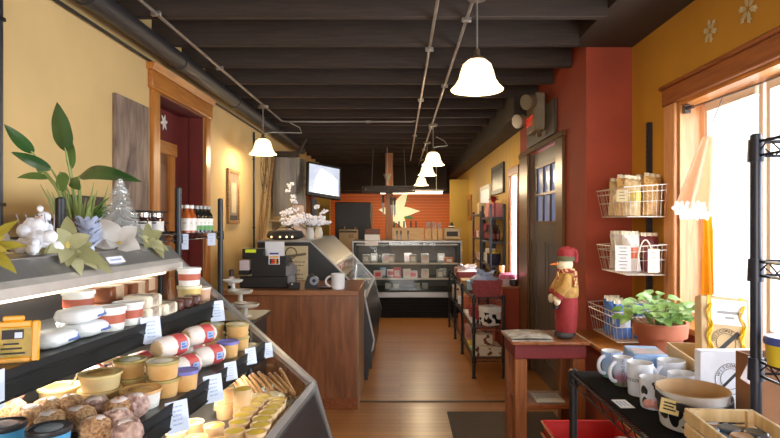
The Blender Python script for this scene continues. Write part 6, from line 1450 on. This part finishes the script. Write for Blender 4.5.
# boxes behind the mugs
t = thing('coaster_box', 'blue picture box lying flat behind the mugs', 'box', (.90,2.09,MG)); m = MB(M('box_blue', (96,140,196), .4, rgb2=(150,176,210), scale=12)); m.T = Matrix.Translation((.915,2.09,MG)) @ Euler((0,0,-.15)).to_matrix().to_4x4(); m.box(-.06,-.075,.0,.06,.075,.105,.004); part('box', m, t, world=True)
m2 = MB(M('box_picture', (120,150,140), .4, rgb2=(196,150,150), scale=26)); m2.T = m.T; m2.box(-.052,-.066,.105,.052,.02,.1065); part('picture', m2, t, world=True)
KRAFT = M('kraft_pale', (206,172,124), .8, var=.06, scale=14)
def cardboard(label, c, w, d, h, rz, mat, th=.006, front=1.0, name='cardboard_tray'):
    t = thing(name, label, 'box', c, rz); m = MB(mat); m.box(-w/2,-d/2,0,w/2,d/2,th); m.box(-w/2,-d/2,th,-w/2+th,d/2,h); m.box(w/2-th,-d/2,th,w/2,d/2,h); m.box(-w/2+th,d/2-th,th,w/2-th,d/2,h); m.box(-w/2+th,-d/2,th,w/2-th,-d/2+th,h*front); part('box', m, t); return t
tr = cardboard('open kraft cardboard tray box behind the mugs, below the window', (1.085,1.97,MG), .16, .40, .115, math.radians(-9), KRAFT)
m = MB(DINK); m.tube([(-.0815,-.10+.022*math.cos(a),.06+.022*math.sin(a)) for a in [2*PI*k/18 for k in range(18)]], .0016, 4, closed=True); m.box(-.0815,-.115,.055,-.0805,-.085,.065); part('stamp', m, tr, 'faint round stamp')
def ring_logo(mb, c, xd, yd, r, arc_txt, sz, start=2.9, step=.30):
    c, xd, yd = Vector(c), Vector(xd).normalized(), Vector(yd).normalized()
    for rad in (r, r*.66): mb.tube([c+xd*rad*math.cos(a)+yd*rad*math.sin(a) for a in [2*PI*k/32 for k in range(32)]], r*.016, 4, closed=True)
    for i,ch in enumerate(arc_txt):
        a = start-step*i; p = c+(xd*math.cos(a)+yd*math.sin(a))*r*.83; mb.text(ch, p, xd*math.sin(a)-yd*math.cos(a), xd*math.cos(a)+yd*math.sin(a), sz)
# tall kraft gift box with yellow ribbon, leaning
t = thing('kraft_gift', 'tall kraft gift box with yellow curled ribbons and a white label, leaning at the window', 'gift box', (1.19,2.06,MG))
T4 = Matrix.Translation((1.185,2.03,MG+.012)) @ Euler((math.radians(-14),math.radians(5),math.radians(-6))).to_matrix().to_4x4()
m = MB(KRAFT); m.T = T4; m.box(-.088,0,0,.088,.055,.30,.004); part('box', m, t, world=True)
m = MB(M('ribbon_yellow', (240,190,20), .35)); m.T = T4
for x in (-.058,.058):
    m.box(x-.006,-.0015,0,x+.006,0,.30); m.box(x-.006,-.001,.30,x+.006,.056,.3015)
    for k in range(2): m.tube([(x+(.007+.004*k)*math.cos(i*.9+k),-.006-.004*math.sin(i*.9+k),.27-.0125*i) for i in range(22)], .0032, 5)
part('ribbon', m, t, 'yellow curling ribbon', world=True)
m = MB(PAPER); m.T = T4; m.box(-.05,-.0022,.195,.075,-.0006,.288); m.use(M('ink_grey', (150,146,146), .8)); m.box(-.03,-.0028,.236,.055,-.0022,.246); m.box(-.002,-.0028,.218,.030,-.0022,.226); part('label', m, t, 'white label', world=True)
m = MB(DINK); m.T = T4; ring_logo(m, (.0,-.0012,.130), (1,0,0), (0,0,1), .052, 'WISCONSIN', .017); m.use(DINK)
m.prism([(-.045,.09),(-.032,.082),(.05,.165),(.04,.175)], 'xz', -.0016, -.0006); part('emblem', m, t, 'dark round emblem', world=True)
# white box with the round emblem
t = thing('white_carton', 'white box with a round printed emblem behind the bucket', 'box', (1.0,1.73,MG)); m = MB(M('carton_bright', (226,226,236), .6)); m.box(.922,1.720,MG,1.10,1.755,1.224,.002); part('box', m, t, world=True)
m = MB(DINK); ring_logo(m, (1.016,1.7192,1.138), (1,0,0), (0,0,1), .048, 'WISCONSIN', .0135, start=2.75); m.use(DINK); m.prism([(.99,1.118),(.996,1.112),(1.042,1.158),(1.036,1.164)], 'xz', 1.7188, 1.7199); part('emblem', m, t, 'round emblem of dark letters', world=True)
bx = cardboard('brown open carton with a pale tag, beside the black rack post', (1.02,1.535,MG), .15, .085, .222, .06, M('kraft_brown', (140,92,56), .8), name='brown_carton')
t = thing('hang_tag', 'pinkish white tag hanging on the brown open carton', 'tag', (.945,1.483,1.245)); m = MB(M('tag_pinkish', (228,214,216), .7)); m.T = Euler((0,math.radians(32),math.radians(12))).to_matrix().to_4x4(); m.box(-.026,-.002,-.058,.026,.0,.0); part('card', m, t); m2 = MB(M('ink_grey', (150,146,146), .8)); m2.T = m.T; m2.box(-.016,-.0026,-.030,.016,-.002,-.024); m2.box(-.008,-.0026,-.042,.010,-.002,-.037); part('lettering', m2, t)
# white bags on the lower shelf of the mug rack
for i,(x,y,s_) in enumerate(((.80,1.98,1.0),(1.10,2.0,.9))):
    m = MB(M('plastic_bag', (206,200,190), .35, rgb2=(150,146,136), scale=9, bump=.5)); m.ell((0,0,.10*s_),(.12*s_,.12*s_,.10*s_),20,12,lump=.09,seed=i+3)
    m.leaf((0,0,.17*s_),(.06,-.05,.245*s_),.09,fold=.4,wave=.3)
    if i == 0: m.use(YEL); m.box(-.075,-.10,.165,-.045,-.08,.19,.004); 
    solo('plastic_bag', m, ['crumpled pale plastic bag with a yellow clip on the lower shelf of the mug rack','second crumpled pale plastic bag on the lower shelf of the mug rack'][i], 'bag', (x,y,.640))
# ================================================================== stand and crate in front
wire_rack('wire_rack', 'small black wire stand that carries the wooden crate', .62, .86, .858, 1.40, (1.045,.5), [(.632,.872,1.05),(.846,.872,1.05),(.632,1.388,1.05),(.846,1.388,1.05)], .012, BLACK, pitch=.02)
CR = Vector((.762,1.232,1.0515)); t = thing('wooden_crate', 'pale slatted wooden crate of lidded jars', 'crate', CR, math.radians(-4))
w,d,h,th = .160,.25,.118,.009; m = MB(LWOOD); m.box(-w/2,-d/2,0,w/2,d/2,th); part('bottom', m, t)
for i in range(3):
    z0 = .012+i*.037
    for (a0,b0,a1,b1) in ((-w/2,-d/2,-w/2+th,d/2),(w/2-th,-d/2,w/2,d/2),(-w/2+th,d/2-th,w/2-th,d/2),(-w/2+th,-d/2,w/2-th,-d/2+th)):
        m = MB(wood('pale_pine_b', (206,166,110), (236,204,150), .5, (10,10,1), 4)); m.box(a0,b0,z0,a1,b1,z0+.031,.002); part('slat', m, t)
for sx in (-1,1):
    for sy in (-1,1):
        m = MB(LWOOD); m.box(sx*(w/2-th)-(0 if sx<0 else .014),sy*(d/2-th)-(0 if sy<0 else .014),th,sx*(w/2-th)+(.014 if sx<0 else 0),sy*(d/2-th)+(.014 if sy<0 else 0),h-.002); part('corner_block', m, t)
def make_sjar(mat):
    def mk():
        tt = thing('spread_jar','','jar'); m = MB(M('jar_glass', (150,140,120), .1)); m.lathe([(0,0),(.022,0),(.024,.006),(.024,.055),(.020,.062),(0,.062)], n=18); part('jar', m, tt); m = MB(mat); m.lathe([(0,.058),(.0245,.058),(.025,.074),(.022,.077),(.014,.075),(0,.075)], n=20); part('lid', m, tt); return tt
    return Proto(mk)
j1 = make_sjar(M('lid_blue_steel', (120,140,166), .25, .5)); j2 = make_sjar(M('lid_amber', (190,140,84), .3)); k = 0
for (x,y) in ((.725,1.318),(.776,1.318),(.820,1.290),(.722,1.266),(.773,1.266),(.815,1.238),(.719,1.214),(.768,1.214),(.716,1.162),(.765,1.162)):
    (j2 if k in (4,) else j1).put((x,y,1.061), label='%s lidded jar in the wooden crate, counting row by row toward the camera' % ORD[k], group='lidded jars in the crate'); k += 1
# ================================================================== tall rack at the frame's edge
wire_rack('wire_rack', 'tall black wire rack with thick posts in front of the shop window', .89, .50, 1.30, 1.40, (1.82,1.522,1.275,.55), [(.89,1.40,1.835),(1.30,1.40,1.835),(.89,.50,1.835),(1.30,.50,1.835)], .0135, M('rack_navy', (30,32,46), .35, .3), pitch=.03)
t = thing('yellow_tub', 'yellow tub with a blue lid on the tall black rack', 'tub', (.918,1.325,1.28)); m = MB(M('tub_yellow2', (222,190,40), .4)); m.lathe([(0,0),(.042,0),(.047,.052),(0,.052)], n=26); part('tub', m, t); m = MB(M('lid_navy', (50,66,140), .4)); m.lathe([(0,.050),(.049,.050),(.050,.060),(.046,.068),(0,.064)], n=26); part('lid', m, t)
m = MB(DINK)
for i,ch in enumerate('nma'):
    a = math.radians(-135+i*13); d = Vector((math.cos(a),math.sin(a),0)); m.text(ch, d*.0478+Vector((0,0,.024)), (-math.sin(a),math.cos(a),0), (0,0,1), .020)
m.use(M('label_pinkish', (226,130,130), .5)); m.ell((.047*math.cos(-1.5),.047*math.sin(-1.5),.05),(.014,.006,.010),8,6); part('lettering', m, t, 'dark lettering', )
gift('pale brown carton on the lower part of the tall black rack, beside the yellow tub', (1.10,1.30,1.28), .16, .12, .07, M('kraft_brown', (140,92,56), .8))
# ================================================================== window dressing
t = thing('peach_towel', 'peach lace-edged towel hanging in the shop window', 'towel', (1.66,3.1,1.6))
m = MB(cloth('towel_peach', (250,206,170), .55)); TD = 3.1
def tw(u,v):
    l = (703+(677-703)*v**.9, 137+(207-137)*v); r = (713+(709-713)*v, 136+(212-136)*v)
    p = P(l[0]+(r[0]-l[0])*u, l[1]+(r[1]-l[1])*u, TD); return (p.x, p.y+.02*math.sin(u*11+v)*(.3+v), p.z)
m.slab(tw, 18, 14, .004); part('cloth', m, t, world=True)
m = MB(M('wire_dark', (70,60,56), .5)); a = P(708,138,TD); m.tube([a, a+Vector((.03,.0,.10)), (1.786,TD,2.31)], .003, 5); part('hanger', m, t, world=True)
m = MB(cloth('lace_white', (246,226,214), .5))
for i in range(6):
    c2 = P(679+5.2*i, 208+(i%2)*5, TD-.02)
    for k in range(6):
        an = k*PI/3+i; m.leaf(c2, c2+Vector((math.cos(an)*.045,-.004,math.sin(an)*.045)), .034, up=(0,-1,0), fold=.05, nu=2, nv=5)
part('lace', m, t, 'white lace snowflake edging', world=True)
t = thing('yellow_towel', 'bright yellow towel hanging below the peach towel in the shop window', 'towel', (1.70,3.16,1.2))
m = MB(cloth('towel_yellow', (246,178,20), .5)); TD2 = 3.16
def tw2(u,v):
    l = (704-2*v, 214+83*v); r = (711+10*v, 214+80*v); p = P(l[0]+(r[0]-l[0])*u, l[1]+(r[1]-l[1])*u, TD2); return (min(p.x,1.76), p.y+.012*math.sin(u*12)*(.4+v), p.z)
m.slab(tw2, 12, 10, .006); part('cloth', m, t, world=True)
t = thing('window_wire', 'thin taut wire strung across the top of the shop window with a bracket', 'wire', (1.80,3.5,2.33)); m = MB(M('wire_dark', (70,60,56), .5)); m.tube([(1.80,3.53,2.33),(1.79,2.9,2.31),(1.79,2.2,2.305),(1.80,.26,2.33)], .004, 6); part('strand', m, t, world=True)
m = MB(DSTEEL); m.box(1.78,3.50,2.30,1.82,3.536,2.355,.003); m.cyl((1.80,3.52,2.33),(1.80,3.44,2.33),.012); part('bracket', m, t, world=True)
m = MB(DSTEEL); m.box(1.78,.224,2.30,1.82,.25,2.355,.003); part('bracket', m, t, world=True)
for i,(px,py,s_) in enumerate(((711,31,.075),(749,9,.085))):
    yy = 1.77*F/(px-CX); z = ZD(py,yy); c = Vector((XW-.006,yy,z)); m = MB(M('flake_cream', (196,176,130), .6))
    for k in range(6):
        a = k*PI/3+.3; d = Vector((0,math.cos(a),math.sin(a))); m.leaf(c+d*.012, c+d*s_, .03, up=(-1,0,0), fold=.05, nu=2, nv=6)
        q = c+d*s_*.6
        for sg in (-1,1):
            a3 = a+sg*.8; m.cyl(q, q+Vector((0,math.cos(a3),math.sin(a3)))*s_*.25, .004, n=5)
    solo('hanging_snowflake', m, ['small cream snowflake ornament on the ochre wall above the window corner','larger cream snowflake ornament higher on the ochre wall above the window'][i], 'ornament', tuple(c), group=None, world=True)
hang_card('small white price card hanging on the aisle side of the low wire rack', (.745,6.9,.66), .09, .10, -.9, 3)
# ================================================================== the front deli case stands a few degrees off the aisle line: turn it and what is in and on it
SL = .08; ANG = -math.atan(SL); PVT = Vector((-.70, 2.2, 0)); RZT = Matrix.Rotation(ANG, 4, 'Z')
def turn(o):
    o.location = RZT @ (o.location-PVT)+PVT
    e = o.rotation_euler; o.rotation_euler = (e[0], e[1], e[2]+ANG)
def resettle(o, edge):
    # keep the distance to the turned shelf edge
    x, y = o.location.x, o.location.y; d = edge-x; D = (-edge+SL*2.2+d)/(SL-x/y)
    o.location = (x/y*D, D, o.location.z); e = o.rotation_euler; o.rotation_euler = (e[0], e[1], e[2]+ANG)
for o in [o for o in COL.objects if o.parent is None and 'label' in o.keys()]:
    n = o.name.split('.')[0]; x, y, z = o.location
    if o in FIXED: continue
    if n == 'deli_case' and y < 3: turn(o)
    elif n == 'yellow_sign': o.location = (XD(12,1.20),1.20,UZ); o.rotation_euler = (0,0,ANG)
    elif n == 'cheese_stick': turn(o)
    elif n == 'cheese_cup': o.location.x -= .012
    elif n in ('price_tag', 'curd_bag') or not (x < -.45 and 1.0 < y < 2.3): continue
    elif n == 'sign_card' or (z > 1.5 and x > -1.15 and n not in ('wire_rack','wire_basket','jam_jar')): resettle(o, -.92)
    elif UZ-.01 < z < 1.45: resettle(o, UX)
    elif LZ-.01 < z < 1.30: resettle(o, LX)
# ------------------------------------------------------------------ light, world, camera
def area(name, loc, rot, sx, sy, power, col):
    l = bpy.data.lights.new(name, 'AREA'); l.shape = 'RECTANGLE'; l.size, l.size_y, l.energy, l.color = sx, sy, power, col
    o = bpy.data.objects.new(name, l); COL.objects.link(o); o.location = loc; o.rotation_euler = rot; return o
area('window_daylight', (2.25, 1.9, 1.75), (0, PI/2, 0), 1.5, 3.3, 150, (.90,.95,1.0))
area('side_window_daylight', (1.68, 6.85, 1.5), (0, PI/2, -.5), 1.3, .5, 40, (.92,.96,1.0))
area('shop_front_daylight', (0, -2.75, 1.6), (PI/2, 0, 0), 2.7, 1.7, 105, (.98,.96,.93))
area('kitchen_tube_light', (.1, 12.4, 2.28), (.5, 0, 0), 1.6, .2, 22, (1,.85,.6))
for o in [o for o in bpy.data.objects if o.name.startswith('pendant_lamp')]:
    l = bpy.data.lights.new('pendant_bulb', 'POINT'); l.energy = 26; l.color = (1,.76,.46); l.shadow_soft_size = .05
    b = bpy.data.objects.new('pendant_bulb', l); COL.objects.link(b); b.location = o.location+Vector((0,0,-.04))
area('deli_case_strip', (-.93, 1.1, 1.415), (0, .35, 0), .05, 2.0, 9, (1,.93,.82))
area('deli_case_strip_lower', (-.80, 1.1, 1.243), (0, .25, 0), .04, 2.0, 7, (1,.90,.75))
area('deli_case_strip_deck', (-.60, 1.1, 1.075), (0, .25, 0), .04, 2.0, 10, (1,.88,.68))
area('far_case_strip', (.12, 9.75, 1.235), (0, 0, 0), 1.6, .06, 6, (1,.95,.88))
area('rear_case_strip', (-.95, 6.75, 1.38), (0, .4, 0), .05, 1.8, 10, (1,.9,.75))
for o in [o for o in COL.objects if o.name.startswith('deli_case_strip')]: turn(o)
W = bpy.data.worlds.new('World'); SC.world = W; W.use_nodes = True
nt = W.node_tree; bg = nt.nodes['Background']; sk = nt.nodes.new('ShaderNodeTexSky'); sk.sky_type = 'HOSEK_WILKIE'; sk.turbidity = 8; sk.sun_direction = (.5,-.5,.7)
mx = nt.nodes.new('ShaderNodeMix'); mx.data_type = 'RGBA'; mx.inputs[0].default_value = .93; mx.inputs[7].default_value = (.93,.97,1,1)
nt.links.new(sk.outputs[0], mx.inputs[6]); nt.links.new(mx.outputs[2], bg.inputs[0]); bg.inputs[1].default_value = 2.6
cam = bpy.data.cameras.new('camera'); co = bpy.data.objects.new('camera', cam); COL.objects.link(co)
co.location = (0,0,EYE); co.rotation_euler = (PI/2,0,0); cam.sensor_width = 36; cam.lens = F/780*36
cam.shift_x = -(CX-390)/780; cam.shift_y = (CY-219)/780; cam.clip_start = .05
SC.camera = co
SC.view_settings.view_transform = 'Standard'; SC.view_settings.look = 'None'; SC.view_settings.exposure = 0.05; SC.view_settings.gamma = 1.1
SC.cycles.max_bounces = 8; SC.cycles.use_denoising = True
